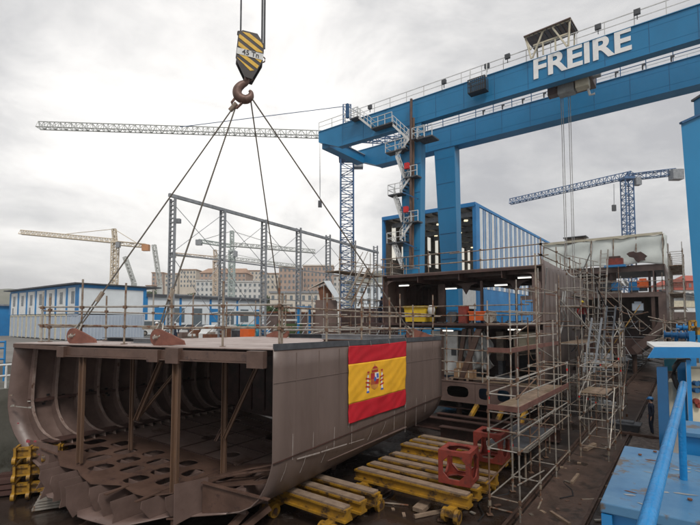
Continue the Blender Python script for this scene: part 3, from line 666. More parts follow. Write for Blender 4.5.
sling(lugs[3]+Vector((0,0,.02)), 'wire sling running from the hook down to the right above the flag', hp0+Vector((.28,.0,.05)))
ms = thing('master_shackle', hp0+Vector((-.2,0,-.2)), 'heavy rusty shackle joining two wire slings just under the hook', 'shackle')
mb = MB(); c = hp0+Vector((-.14,-.06,-.12))
mb.path([c+Vector((-.02,0,.25)), c+Vector((.12,0,.1)), c+Vector((.08,0,-.12)), c+Vector((-.1,0,-.3)), c+Vector((-.28,0,-.28)), c+Vector((-.3,0,-.08)), c+Vector((-.14,0,.14))], .05, 8); mb.build('bow', 'hook_rust', ms, smooth=True)
mb = MB(); mb.tube(c+Vector((-.36,0,-.4)), c+Vector((-.12,0,-.12)), .09, 10); mb.build('ferrule', 'galv_rusty', ms)
# ================= scaffold rails round the deck =================
RR = random.Random(3)
def railing(pts, base_z, zs, lab, spacing=2.2, top=1.5, m='galv_rusty', r=.032, first=True, group='scaffold tube guard rails', jit=.12):
    root = thing('guard_rail', Vector((pts[0].x, pts[0].y, base_z(pts[0]))), lab, 'guard rail', group)
    for a, b in zip(pts, pts[1:]):
        L_ = (b-a).length; n = max(1, round(L_/spacing)); dd = (b-a).normalized()
        for i in range(n+1):
            p = a.lerp(b, i/n); z0 = base_z(p); mb = MB(); tp = top+RR.uniform(-.25, .3)
            mb.tube(Vector((p.x,p.y,z0)), Vector((p.x+RR.uniform(-.02,.02),p.y,z0+tp)), r, 8)
            o = mb.build('post', RR.choice([m, m, 'galv', 'galv_rusty']), root)
            mb = MB()
            for z in zs: mb.box(Vector((p.x,p.y,z0+z)), .1, .1, .09)
            mb.box(Vector((p.x,p.y,z0+.01)), .15, .15, .02); mb.build('coupler', 'rust_steel', o)
        for z in zs:
            off = Vector((-dd.y, dd.x, 0))*r*2
            k = max(1, round(L_/6)); 
            for i in range(k):
                p = a.lerp(b, i/k)-dd*.25; q = a.lerp(b, (i+1)/k)+dd*.35
                mb = MB(); mb.tube(Vector((p.x,p.y,base_z(p)+z+RR.uniform(-.05,.05)))+off, Vector((q.x,q.y,base_z(q)+z+RR.uniform(-.05,.05)))+off, r*.95, 8); mb.build('rail', RR.choice([m, 'galv', 'galv_rusty']), root)
    return root
dzf = lambda p: DZ((p-HO).dot(HL))
Hxy = lambda s, u: H(s, u, 0)
railing([Hxy(.6,.97), Hxy(.6,.03)], dzf, (.55, 1.17), 'scaffold tube guard rail along the near edge of the flag section deck', 1.7, 1.85)
railing([Hxy(.7,.03), Hxy(10.9,.03)], dzf, (.5, 1.1), 'scaffold tube guard rail above the flag along the right deck edge', 2.0)
railing([Hxy(10.9,.97), Hxy(10.9,.03)], dzf, (.5, 1.1), 'scaffold tube guard rail across the far end of the flag section deck', 1.5, 1.9)
railing([Hxy(.9,.98), Hxy(10.7,.98)], dzf, (.5, 1.1), 'scaffold tube guard rail along the left deck edge facing the offices', 1.8, 1.8)
# things lying on the deck
for k, (s, u, sx, sy, sz, m, lab) in enumerate(((2.6,.80,2.6,.5,.14,'dark_grey','dark grey steel beam lying on deck behind the left lug'),(1.5,.60,1.3,.25,.16,'grey_steel','short grey steel section on deck between the two lugs'),(8.6,.25,3.8,.3,.22,'grey_steel','long grey beam lying on the far right of the deck'),(5.6,.12,2.2,.25,.1,'rust_plate','rusty flat bar lying on deck near the flag side'),(9.8,.55,3.0,.4,.2,'dark_grey','dark beam lying across the far end of deck'))):
    p = H(s, u, DZ(s)+.015); mb = MB(); ax = HT.normalized(); mb.box(p+Vector((0,0,sz/2)), sx, sy*.15, sz, ax); mb.box(p+Vector((0,0,sz-.01)), sx, sy, .02, ax); mb.box(p+Vector((0,0,.012)), sx, sy, .02, ax)
    tag(mb.build('steel_beam', m, base=p), lab, 'steel beam')
# ================= gantry crane =================
GT, GB = 24.8, 22.3
gc = thing('gantry_crane', S(41.5, -23, 0), 'huge blue gantry crane with two long girders spanning the dock, lettered in white', 'gantry crane')
def girder(a0, a1, name):
    mb = MB(); bl, bt, br = -35.7, -32.6, 16
    def sec(b, zb): return [S(a0,b,zb), S(a1,b,zb), S(a1,b,GT), S(a0,b,GT)]
    r = [sec(bl, 23.55), sec(bt, GB), sec(br, GB)]
    vs = sum(r, []); fs = [(0,1,2,3), (11,10,9,8)]
    for k in range(2):
        for i in range(4): fs.append((k*4+i, k*4+(i+1)%4, (k+1)*4+(i+1)%4, (k+1)*4+i))
    mb.add(vs, fs); o = mb.build(name, 'crane_blue', gc)
    for z, n_ in ((GT+.03, 'top_flange'), (GB-.03, 'bottom_flange')):
        mb = MB(); mb.sbox(a0-.08, a1+.08, bl if z > 23 else bt, br, z-.03, z+.03); mb.build(n_, 'crane_blue', o)
    return o
g1 = girder(40.5, 41.15, 'main_girder'); g2 = girder(48.4, 49.8, 'main_girder')
for b in range(-32, 16, 3):
    mb = MB(); mb.sbox(40.485, 40.5, b, b+.03, GB+.02, GT-.02); mb.build('seam', 'deep_blue', g1)
mb = MB(); mb.sbox(41.15, 48.4, -35.7, -34.5, 22.9, 24.0); mb.build('end_beam', 'crane_blue', gc)
mb = MB(); mb.sbox(41.9, 48.4, -35.9, -34.3, 24.02, 24.06); mb.build('end_walkway', 'white_steel', gc)
def leg(at, bt, ab_, bb, z0, z1, wt, wb, name='leg'):
    mb = MB(); vs = []
    for (a, b, w2, z) in ((ab_, bb, wb, z0), (at, bt, wt, z1)):
        vs += [S(a-w2[0]/2,b-w2[1]/2,z), S(a-w2[0]/2,b+w2[1]/2,z), S(a+w2[0]/2,b+w2[1]/2,z), S(a+w2[0]/2,b-w2[1]/2,z)]
    return mb.hexa(vs).build(name, 'crane_blue', gc)
lf = leg(41.0, -22.9, 41.0, -22.9, .8, GB-.06, (1.0, 2.5), (1.0, 1.7)); lr = leg(49.1, -22.85, 49.1, -22.2, .8, GB-.06, (1.4, 2.6), (1.2, 1.8))
leg(41.2, 12, 41.2, 12, .8, GB-.06, (1.5, 2.5), (1.3, 1.7)); leg(49.1, 12, 49.1, 12, .8, GB-.06, (1.4, 2.6), (1.2, 1.8))
for b in (-22.6, 12):
    mb = MB(); mb.sbox(38.5, 51.5, b-.7, b+.7, .3, 1.1); tr = mb.build('bogie_beam', 'crane_blue', gc)
    for a in (39.2, 40.4, 49.6, 50.8):
        mb = MB(); mb.path([S(a, b-.2, .32), S(a, b+.2, .32)], .31, 16); mb.build('wheel', 'dark_grey', tr)
for b in range(-31, 16, 3):
    mb = MB(); mb.sbox(48.385, 48.4, b, b+.03, GB+.02, GT-.02); mb.build('seam', 'deep_blue', g2)
for z in range(3, 22, 3):
    mb = MB(); w_ = 1.7+.8*z/22; mb.sbox(40.475, 40.5, -22.9-w_/2+.05, -22.9+w_/2-.05, z, z+.04); mb.build('seam', 'deep_blue', lf)
    mb = MB(); bb = -22.2-.65*z/22; mb.sbox(48.40-.0, 48.45, bb-w_/2+.1, bb+w_/2-.1, z, z+.04); mb.build('seam', 'deep_blue', lr)
for (g_, a_) in ((g1, 40.49), (g2, 48.39)):
    for z in (GB+.55, GT-.5): mb = MB(); mb.sbox(a_, a_+.01, -32, 15.5, z, z+.03); mb.build('stiffener_line', 'crane_blue', g_)
mb = MB(); mb.sbox(40.3, 41.1, -20.9, -20.2, GB-1.6, GB-.07)
# rails of the walkways on the girders
def crail(a, b0, b1, m, r, z=GT+.06, par=gc, step=2.0):
    o = thing_part = MB(); o.bar(S(a,b0,z+1.1), S(a,b1,z+1.1), r*2); o.bar(S(a,b0,z+.55), S(a,b1,z+.55), r*1.6); n = int((b1-b0)/step)
    ro = o.build('walkway_rail', m, par)
    for i in range(n+1):
        b = b0+(b1-b0)*i/n; mb = MB(); mb.bar(S(a,b,z), S(a,b,z+1.1), r*2); mb.build('rail_post', m, ro)
crail(40.46, -35.6, 15.5, 'white_steel', .03); crail(48.25, -33, 15.5, 'deep_blue', .035, z=GT+.06)
crail(50.0, -33, 15.5, 'white_steel', .025, step=3)
mb = MB(); mb.sbox(40.45, 41.2, -35.6, 15.5, GT+.062, GT+.09); mb.build('walkway', 'white_steel', gc)
mb = MB(); mb.bar(S(48.9,-33,GT+.1), S(48.9,15.5,GT+.1), .1, .15); mb.build('trolley_track', 'rail_steel', gc)
for i in range(16):
    b = -18+2.15*i; mb = MB(); mb.box(S(48.3, b, GT+.35), .12, .12, .5, SB); mb.box(S(48.2, b+.1, GT+.5), .3, .12, .18, SB); mb.build('cable_bracket', 'dark_grey', gc)
# lettering
pL = PA(533.5, 66.5, 40.46); pR = PA(631.5, 38, 40.46); bL = ab(pL)[1]; bR = ab(pR)[1]
tz = (GT+GB)/2+.30
lt = text('FREIRE', 2.5, S(40.44, (bL+bR)/2, tz), SB, (0,0,1), 'lettering', 'crane_lettering', gc, .075, .01, sx=1)
xs = [v.co.dot(SB) for v in lt.data.vertices]; w0 = max(xs)-min(xs); cx = (max(xs)+min(xs))/2; tgt = (bR-bL)
ctr = S(0, (bL+bR)/2).dot(SB)-Vector(gc['_b']).dot(SB)
for v in lt.data.vertices: v.co += SB*((v.co.dot(SB)-cx)*tgt/w0+ctr-v.co.dot(SB))
# louvre plates behind letters
for k in range(0):
    mb = MB(); mb.sbox(40.475, 40.5, bL-.4, bR+.2, GB+.28+.24*k, GB+.30+.24*k); mb.build('louvre', 'deep_blue', gc)
# floodlights
for k, (px, py) in enumerate(((370,107),(444,82),(487,66),(507.5,56.5),(598,27),(637,12))):
    c = PA(px, py, 40.2); mb = MB(); mb.box(c, .45, .25, .4, SB); fl = mb.build('floodlight', 'dark_grey', gc); mb = MB(); mb.bar(c, c-Vector((0,0,.6)), .06); mb.build('bracket', 'dark_grey', fl)
# maintenance basket on the girder side
c = PA(478, 86, 39.8); mb = MB()
mb.box(c-Vector((0,0,.62)), 1.7, .9, .06, SB)
for i in range(9): mb.box(c+SB*(-.8+.2*i)-SA*.42, .09, .03, 1.2, SB); mb.box(c+SB*(-.8+.2*i)+SA*.42, .05, .03, 1.2, SB)
for z in (-.1,.25,.6): mb.box(c-SA*.43+Vector((0,0,z)), 1.7, .04, .08, SB)
for x in (-.83,.83):
    for y in (-.3,0,.3): mb.box(c+SB*x+SA*y, .03, .06, 1.2, SB)
bk2 = mb.build('basket', 'black', gc)
for x in (-.8,.8):
    mb = MB(); mb.bar(c+SB*x+Vector((0,0,.6)), c+SB*x+SA*.2+Vector((0,0,2.0)), .08); mb.build('hanger', 'white_steel', bk2)
# crab with its canopy
def cpt(px, py, a): return PA(px, py, a)
cb = MB(); c0 = ab(PA(550, 40, 41))[1]
cano = MB(); cano.hexa([S(39.8,c0-1.9,GT+2.0), S(39.8,c0+1.9,GT+2.15), S(43.2,c0+1.9,GT+2.7), S(43.2,c0-1.9,GT+2.5), S(39.8,c0-1.9,GT+2.1), S(39.8,c0+1.9,GT+2.25), S(43.2,c0+1.9,GT+2.8), S(43.2,c0-1.9,GT+2.6)])
crab = cano.build('trolley_canopy', 'rust_plate', gc)
for k in range(11):
    b = c0-1.8+.36*k; mb = MB(); mb.bar(S(39.85,b,GT+2.02), S(43.1,b,GT+2.6), .07); mb.build('roof_rib', 'dark_grey', crab)
for p, q in (((40.2,-1.4,0),(40,-1.8,2.0)),((40.2,-1.3,0),(40,-.3,2.1)),((40.2,1.5,.0),(40,.4,2.1)),((40.2,1.6,0),(40,1.8,2.2)),((40.2,-1.2,1.1),(40.2,1.6,1.15)),((40,-1.9,2.0),(40,1.9,2.15)),((43,-1.5,0),(43,-1.6,2.5)),((43,1.5,0),(43,1.6,2.6)),((40.2,-.4,0),(40.2,-.4,1.1)),((40.2,.6,0),(40.2,.6,1.15)),((40.2,-1.4,.8),(40.0,-1.8,1.9))):
    mb = MB(); mb.bar(S(p[0],c0+p[1],GT+.06+p[2]), S(q[0],c0+q[1],GT+q[2]), .12); mb.build('canopy_strut', 'cream', crab)
mb = MB(); mb.sbox(41.4, 44.2, c0+.1, c0+3.0, GB+.15, GB+1.1); tb = mb.build('trolley_frame', 'rust_plate', gc)
for (a_, b_, sx, sy, sz, z, m) in ((42.2,1.0,1.3,1.0,.9,GB-.15,'sheet'),(42.0,2.3,1.0,.9,1.1,GB-.0,'cream'),(42.4,-.1,.9,.8,.7,GB+.0,'rust_plate'),(46,.5,1.6,1.4,1.0,GB+2.9,'sheet'),(42.9,1.4,.3,.4,.8,GB+.1,'orange'),(42.7,3.3,.6,.5,.5,GB+.7,'sheet')):
    mb = MB(); mb.box(S(a_, c0+b_, z), sx, sy, sz, SB); mb.build('machinery', m, tb)
mb = MB(); p = PA(585, 79, 42.3); q = PA(590, 95, 42.3); q2 = PA(595, 93.5, 42.3); mb.path([p, q, q2], .10, 8); mb.build('arm', 'white_steel', tb)
for dx in (-.35,-.2,.25,.4):
    mb = MB(); mb.tube(S(43,c0+.7+dx,GB+.3), S(43,c0+.7+dx,6.6), .03, 5); mb.build('hoist_rope', 'rope_pale', gc)
# lower block with its spreader above the second section
lb = thing('lower_hook_block', S(43, c0+.7, 5.0), 'rusty A-shaped hook block hanging behind the brown side plate', 'hook block')
c = S(43, c0+.7, 6.0); mb = MB(); mb.box(c, .6, .35, .55, SB); mb.build('sheave_box', 'rust_plate', lb)
for s_ in (-1, 1):
    mb = MB(); mb.bar(c+SB*.2*s_, c+SB*.8*s_-Vector((0,0,1.4)), .16); mb.build('spreader_arm', 'rust_plate', lb)
mb = MB(); mb.bar(c-SB*.8-Vector((0,0,1.4)), c+SB*.8-Vector((0,0,1.4)), .14); mb.build('spreader_bar', 'rust_plate', lb)
# stairs and landings on the front leg
def platform(cs, rail, m='white_steel', depth=1.0, floor_m='dark_grey'):
    p, q = [PA(x, y, 39.6) for x, y in cs]; q.z = p.z; mb = MB()
    mid = (p+q)/2; L_ = (q-p).length; mb.box(mid+SA*depth/2, L_, depth, .14, SB); o = mb.build('landing', floor_m, gc)
    mb = MB()
    for z in (.55, 1.1): mb.bar(p+Vector((0,0,z)), q+Vector((0,0,z)), .06); mb.bar(p+Vector((0,0,z)), p+SA*depth+Vector((0,0,z)), .06)
    n = max(2, int(L_/.8))
    for i in range(n+1): t = p.lerp(q, i/n); mb.bar(t, t+Vector((0,0,1.1)), .06)
    mb.build('landing_rail', m, o)
def flight(p0, q0, a0=39.8, m='white_steel', solid=False, wd=.8):
    p = PA(*p0, a0); q = PA(*q0, a0); mb = MB()
    for k in (0, wd): mb.bar(p+SA*k, q+SA*k, .06, .22)
    o = mb.build('stair_flight', 'white_steel' if not solid else 'dark_grey', gc); n = max(5, int(abs(q.z-p.z)/.25))
    mb = MB()
    for i in range(n):
        t = p.lerp(q, (i+.5)/n); mb.box(t+SA*wd/2, .26, wd, .05, SB)
    mb.build('treads', 'dark_grey', o)
    mb = MB()
    for z in (.55, 1.05): mb.bar(p+Vector((0,0,z)), q+Vector((0,0,z)), .055)
    for i in range(5): t = p.lerp(q, i/4); mb.bar(t, t+Vector((0,0,1.05)), .05)
    mb.build('stair_rail', m, o)
platform(((350,119),(358,118)), 1); flight((371,127),(357,116)); platform(((371,128.5),(392,124.5)), 1, depth=.9); flight((408,139),(393,125))
platform(((385.5,153),(405,151)), 1); flight((399,153),(409,139)); flight((404,178),(396,156)); platform(((404,178),(417,177)), 1)
flight((400,192),(411,176)); platform(((388,195.5),(402,193)), 1); flight((402,222),(394,197)); platform(((404,223),(418,221)), 1)
flight((400,240),(412,222)); platform(((387,243.5),(405,242)), 1); flight((402,268),(393,245)); platform(((412,139),(424,137)), 1); platform(((417,139),(432,136)), 1, depth=1.6)
mb = MB(); mb.tube(PA(411.3, 99, 39.9), PA(410.3, 268, 39.9), .14, 8); mb.build('cable_pipe', 'rust_plate', gc)
mb = MB(); mb.tube(PA(413.6, 118, 40.2), PA(412.6, 268, 40.2), .12, 8); mb.build('cable_pipe', 'rust_steel', gc)
for px, py in ((407,166),(406,209.5)):
    mb = MB(); c = PA(px, py, 39.5); mb.box(c, .45, .35, .6, SB); mb.build('red_fan_box', 'red', gc)
for px, py in ((414,214),(413.5,248),(415,199)):
    mb = MB(); mb.bar(PA(px-13, py-7, 39.7), PA(px+3, py, 39.7), .12); mb.build('bracket_arm', 'deep_blue', gc)
mb = MB(); mb.bar(PA(347.5,118,39.6), PA(347.5,104,39.6), .3); mb.build('corner_post', 'deep_blue', gc)
# ================= steel colonnade left of the dock =================
fb = -27.6
fr = thing('steel_colonnade', S(16.7, fb, 0), 'tall row of latticed grey steel columns joined by a top beam with crossed rods', 'steel frame')
cols = [16.55+4.05*i for i in range(7)]; ZT = 10.25
for i, a in enumerate(cols):
    cl = MB()
    for d in (-.22, .22): cl.bar(S(a+d*.15, fb+d, 0), S(a+d*.15, fb+d, ZT-.2), .09, .16, up=SA)
    for k in range(34): cl.box(S(a, fb, .3+.29*k), .34, .14, .06, SB)
    cl.build('column', 'grey_steel', fr)
mb = MB(); mb.bar(S(cols[0]-.3, fb, ZT), S(cols[-1]+.5, fb, ZT-.9), .2, .22); mb.build('top_beam', 'grey_steel', fr)
for i in range(6):
    a, b = cols[i], cols[i+1]
    for (z0, z1) in ((ZT-.5-.15*i, 6.4), (6.2, 1.4)):
        for (p, q) in (((a, z0), (b, z1)), ((a, z1), (b, z0))):
            if (i, z0 < 6.3) in ((5, False),): continue
            mb = MB(); mb.tube(S(p[0], fb, p[1]), S(q[0], fb, q[1]), .022, 5); mb.build('cross_rod', 'grey_steel', fr)
    mb = MB(); mb.bar(S(a, fb, 3.6), S(b, fb, 3.6), .05, .08); mb.build('tie_bar', 'grey_steel', fr)
    mb = MB(); mb.bar(S(a, fb, 6.3), S(b, fb, 6.3), .07, .1); mb.build('tie_bar', 'grey_steel', fr)
for px, py in ((178,221),):
    mb = MB(); c = P(px, py, 31); mb.box(c, .35, .3, .3); mb.bar(c, c-Vector((.5,0,.1)), .05); mb.build('spotlight', 'grey_steel', fr)
# ================= site offices on container row =================
oa, ob = 17.2, -43.4; bw = 2.57
of = thing('site_office', S(oa, ob-9, 2.45), 'white and blue row of cabins with seven windows under one flat roof, stacked on containers', 'site office')
mb = MB(); mb.sbox(oa, oa+6.1, ob-7*bw, ob, 2.47, 5.05); mb.build('wall', 'cabin_white', of)
mb = MB(); mb.hexa([S(oa-.5,ob-7*bw-.8,5.1),S(oa-.5,ob+.3,5.1),S(oa+7.6,ob+.3,5.1),S(oa+7.6,ob-7*bw-.8,5.1),S(oa-.5,ob-7*bw-.8,5.22),S(oa-.5,ob+.3,5.22),S(oa+7.6,ob+.3,5.22),S(oa+7.6,ob-7*bw-.8,5.22)]); mb.build('roof', 'dark_grey', of)
mb = MB(); mb.sbox(oa-.06, oa+6.15, ob+.0, ob+.06, 4.8, 5.08); mb.sbox(oa-.06, oa, ob-7*bw, ob, 4.86, 5.08); mb.sbox(oa+5.85, oa+6.15, ob+.003, ob+.07, 2.5, 4.8); mb.build('blue_trim', 'shed_blue', of)
for k in range(8):
    b = ob-bw*k; mb = MB(); w_ = .42 if k else .8; mb.sbox(oa-.05, oa-.003, b-w_/2-(.35 if not k else 0), b+w_/2-(.35 if not k else 0)-.1, 2.5, 4.86); mb.build('blue_post', 'shed_blue', of)
for k in range(7):
    b = ob-bw*(k+.5); 
    mb = MB(); mb.sbox(oa-.03, oa-.002, b-.8, b+.8, 2.5, 4.84); mb.build('panel', 'white', of)
    mb = MB(); mb.sbox(oa-.05, oa-.031, b-.33, b+.33, 3.4, 4.5); wn = mb.build('window', 'glass', of)
    mb = MB(); mb.sbox(oa-.06, oa-.051, b-.02, b+.02, 3.4, 4.5)
    for q in range(3): mb.sbox(oa-.057, oa-.051, b-.3, b-.06, 3.5+.3*q, 3.55+.3*q)
    mb.build('window_bar', 'grey_steel', wn)
    if k in (4, 6): mb = MB(); mb.sbox(oa-.05, oa-.031, b-.5, b-.1, 2.5, 3.2); mb.build('dark_panel', 'grey_steel', of)
names = ['nearest blue-grey container of the row, its long ribbed side facing the dock'] + ['%s blue-grey container from the right end under the white cabins' % w_ for w_ in ('second','third','fourth','fifth','sixth')] + ['blue-grey container at the far left end under the white cabins']
for k in range(7):
    b1 = ob-bw*k-.04; b0 = b1-bw+.1; root = thing('shipping_container', S(oa, (b0+b1)/2, 0), names[k], 'container', 'containers under the site offices')
    mb = MB(); mb.sbox(oa+.04, oa+6.06, b0+.04, b1-.04, .1, 2.38); mb.build('body', 'container', root)
    mb = MB()
    for b in (b0+.05, b1-.05, (b0+b1)/2): mb.sbox(oa-.02, oa+.04, b-.05, b+.05, .05, 2.42)
    mb.sbox(oa-.02, oa+.04, b0, b1, 2.3, 2.42); mb.build('end_frame', 'cream' if k else 'container', root)
    for q in range(4):
        mb = MB(); bb = b0+.35+.6*q; mb.sbox(oa-.01, oa+.035, bb, bb+.12, .2, 2.25); mb.build('rib', 'container', root)
    if k == 0:
        for q in range(20): mb = MB(); mb.sbox(oa+.1+.3*q, oa+.25+.3*q, b1-.04, b1+.04, .15, 2.3); mb.build('rib', 'container', root)
    else: pass
# low workshop behind
def building(name, a0, a1, b0, b1, z1, m, lab, cat, roof=None, rh=.35, over=.3, win=None):
    root = thing(name, S((a0+a1)/2, (b0+b1)/2, 0), lab, cat); mb = MB(); mb.sbox(a0, a1, b0, b1, -.04, z1); mb.build('wall', m, root)
    if roof: mb = MB(); mb.sbox(a0-over, a1+over, b0-over, b1+over, z1+.002, z1+rh); mb.build('roof', roof, root)
    return root
ws = building('workshop', 31, 52, -70, -57.8, 5.0, 'cabin_white', 'long white workshop with dark flat roof behind the latticed columns', 'workshop', 'dark_grey', .4)
for k in range(7):
    a = 32.3+2.9*k; mb = MB(); mb.sbox(a, a+1.6, -57.79, -57.74, 1.2+.4*(k%2), 3.6); mb.build('window', 'glass' if k % 3 else 'shed_blue', ws)
for k in range(5): mb = MB(); mb.sbox(31+5*k, 31.3+5*k, -57.79, -57.7, 0, 5.0); mb.build('blue_post', 'shed_blue', ws)
bs = building('blue_shed', 17, 24, -78, -66, 3.6, 'shed_blue', 'small blue shed at the left edge beyond the container row', 'shed', 'grey_steel', .2)
lo = building('parking_canopy', 34, 46, -50, -44, .3, 'quay', 'low pale canopy on thin posts beyond the columns', 'canopy')
for (a, b) in ((34.5,-49.5),(45.5,-49.5),(34.5,-44.5),(45.5,-44.5),(40,-44.5)): mb = MB(); mb.tube(S(a,b,0), S(a,b,2.8), .08, 6); mb.build('post', 'white_steel', lo)
mb = MB(); mb.hexa([S(34,-50,2.6),S(34,-44,2.9),S(46,-44,2.9),S(46,-50,2.6),S(34,-50,2.7),S(34,-44,3.0),S(46,-44,3.0),S(46,-50,2.7)]); mb.build('cover', 'white', lo)
# ================= big open shed =================
p1 = P(475, 203, 60); a_s, b_s = ab(p1); SZ = p1.z; pl_ = PA(383, 218, a_s); b_l = ab(pl_)[1]
sh = thing('blue_shed', S(a_s, (b_s+b_l)/2, 0), 'big blue corrugated assembly shed with its open front facing the dock', 'shed')
LEN = 44
mb = MB(); mb.sbox(a_s, a_s+LEN, b_s-.3, b_s-.02, 0, SZ-.3); sw = mb.build('side_wall', 'shed_blue', sh)
mb = MB(); mb.sbox(a_s, a_s+LEN, b_l, b_l+.3, 0, SZ-.3); mb.build('side_wall', 'shed_blue', sh)
mb = MB(); mb.sbox(a_s+LEN, a_s+LEN+.3, b_l, b_s, 0, SZ-.3); ew = mb.build('end_wall', 'grey_steel', sh)
mb = MB(); mb.sbox(a_s+.3, a_s+LEN, b_l+.31, b_l+.34, 0, SZ-.31); mb.build('lining', 'old_steel', sh)
mb = MB(); mb.sbox(a_s+.2, a_s+LEN-.1, b_l+.35, b_s-.35, SZ-.34, SZ-.30); mb.build('ceiling_sheet', 'stucco', sh)
mb = MB(); mb.sbox(a_s-.2, a_s+LEN+.4, b_l-.1, b_s+.1, SZ-.28, SZ+.1); mb.build('roof', 'shed_blue', sh)
for k in range(19):
    a = a_s+1.6+2.3*k
    mb = MB(); mb.sbox(a, a+1.0, b_s-.02, b_s+.05, 6.2, SZ-.4); mb.build('cladding_strip', 'white' if k % 3 else 'cabin_white', sh)
    mb = MB(); mb.sbox(a+1.45, a+1.75, b_s-.02, b_s+.07, 6.2, SZ-.4); mb.build('cladding_rib', 'container', sh)
mb = MB(); mb.sbox(a_s-.1, a_s+1.1, b_s-.35, b_s+.14, 0, SZ-.29); mb.build('corner_post', 'shed_blue', sh)
mb = MB(); mb.sbox(a_s-.15, a_s+.3, b_l-.1, b_l+.25, 0, SZ-.29); mb.build('corner_post', 'shed_blue', sh)
mb = MB(); mb.sbox(a_s-.25, a_s+.1, b_l, b_s, SZ-.45, SZ-.05); mb.build('fascia', 'shed_blue', sh)
for k in range(9):
    a = a_s+2+4.8*k; mb = MB(); mb.sbox(a, a+.25, b_l+.3, b_s-.3, SZ-1.3, SZ-.6); mb.build('roof_truss', 'grey_steel', sh)
for k in range(8):
    b = b_l+1.5+(b_s-b_l-3)*k/7; mb = MB(); mb.sbox(a_s+.3, a_s+LEN-.5, b, b+.15, SZ-.6, SZ-.35); mb.build('purlin', 'old_steel', sh)
for i in range(5):
    for j in range(3):
        a = a_s+4+8*i; b = b_l+3+(b_s-b_l-6)*j/2; mb = MB(); mb.box(S(a, b, SZ-1.3), .5, .4, .2); mb.build('roof_lamp', 'warm_lamp', sh)
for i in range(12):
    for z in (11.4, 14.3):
        b = b_l+1.2+(b_s-b_l-2.6)*i/12; mb = MB(); mb.sbox(a_s+LEN-.1, a_s+LEN-.02, b, b+.75, z, z+2.4); mb.build('translucent_panel', 'pane_glow', ew)  # emissive panels standing in for daylight; nothing passes through them
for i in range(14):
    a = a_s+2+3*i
    for z in (11.4, 14.3): mb = MB(); mb.sbox(a, a+1.1, b_l+.35, b_l+.40, z, z+2.4); mb.build('translucent_panel', 'pane_glow', sh)
# white door on the lower blue wall
p = PA; d0 = Vector((0,0,0))
def pb(px, py, b):
    d = ray(px, py); k = b/(d.x*SB.x+d.y*SB.y); return Vector((d.x*k, d.y*k, d.z*k+EYE))
q0 = pb(462, 289, b_s+.05); q1 = pb(476, 309, b_s+.05); a0_, a1_ = ab(q0)[0], ab(q1)[0]
mb = MB(); mb.sbox(min(a0_,a1_), max(a0_,a1_), b_s+.0, b_s+.08, q1.z, q0.z); mb.build('door', 'white', sh)
# ================= tower cranes =================
def tower_crane(name_lab, base, mast_h, mw, bays, jib_p, jib_q, counter, m, mj=None, r=.06, jw=1.2, jb=30, apex=None, tie=None, hook=None, mc=None, tri=True, base_z=0):
    mj = mj or m; root = thing('tower_crane', base, name_lab, 'tower crane')
    b = Vector(base); t = b+Vector((0,0,mast_h)); mb = MB(); lattice(mb, b, t, mw, bays, r*.8, up=Vector((0,1,0)), rc=r*1.5); mb.build('mast', m, root)
    mb = MB(); lattice(mb, jib_p, jib_q, jw, jb, r*.6, tri=tri, rc=r); mb.build('jib', mj, root)
    if counter:
        mb = MB(); lattice(mb, jib_p, counter, jw*.8, 6, r*.7, rc=r); mb.build('counter_jib', m, root)
        mb = MB(); mb.box(Vector(counter)-Vector((0,0,.4*jw)), 1.5*jw, 1.0*jw, 1.4*jw); mb.build('counterweight', mc or 'concrete', root)
    if apex is not None:
        mb = MB(); a_ = Vector(apex); lattice(mb, t, a_, mw*.6, 4, r*.7, up=Vector((0,1,0))); mb.build('apex', m, root)
        for q in tie or []:
            mb = MB(); mb.tube(a_, q, r*.7, 4); mb.build('tie_rod', m if r < .1 else mj, root)
    mb = MB(); mb.box(t+Vector((0,0,.3)), mw*1.3, mw*1.3, .6); mb.build('slewing_ring', m, root)
    mb = MB(); mb.box(t+Vector((mw*.9,-mw*.6,-.8)), mw*.7, mw*.7, 1.8); mb.build('cab', 'grey_steel', root)
    if hook is not None:
        h0, h1 = hook; mb = MB(); mb.tube(h0+Vector((.12,0,0)), h1, r*.35, 4); mb.tube(h0-Vector((.12,0,0)), h1, r*.35, 4); mb.build('hoist_rope', 'grey_steel', root)
        mb = MB(); mb.box(h1, .5*jw, .3*jw, .9*jw); mb.build('hook_block', 'dark_grey', root)
    return root
Yc = 70
tower_crane('blue masted tower crane with a long white jib, left of the gantry end', (P(347,330,Yc).x, Yc, 0), P(347,160,Yc).z, 2.0, 26, P(352,138,Yc), P(38,128,Yc-2.5), P(402,141,Yc+3), 'tower_blue', 'crane_pale', .085, 1.15, 60, P(347,106,Yc), [P(180,127,Yc-1.5), P(402,139,Yc+3)], (P(320,137,Yc), P(320,204,Yc)), 'grey_steel')
Yc = 150
tower_crane('distant beige tower crane with orange counterweight above the site offices', (P(113,320,Yc).x, Yc, 0), P(113,243,Yc).z, 1.7, 22, P(115,243,Yc), P(20,234,Yc), P(146,246,Yc), 'crane_beige', 'crane_beige', .16, 1.5, 36, P(114,229,Yc), [P(66,234,Yc), P(140,245,Yc)], None, 'crane_orange')
tower_crane('faint green tower crane seen between the latticed columns', (P(231,320,Yc).x, Yc, 0), P(231,252,Yc).z, 1.6, 20, P(231,246,Yc), P(315,253,Yc), P(199,241,Yc), 'crane_green_hazed', 'crane_pale', .16, 1.3, 30, P(232,231,Yc), [P(290,249,Yc), P(202,240,Yc)], None, 'grey_steel')
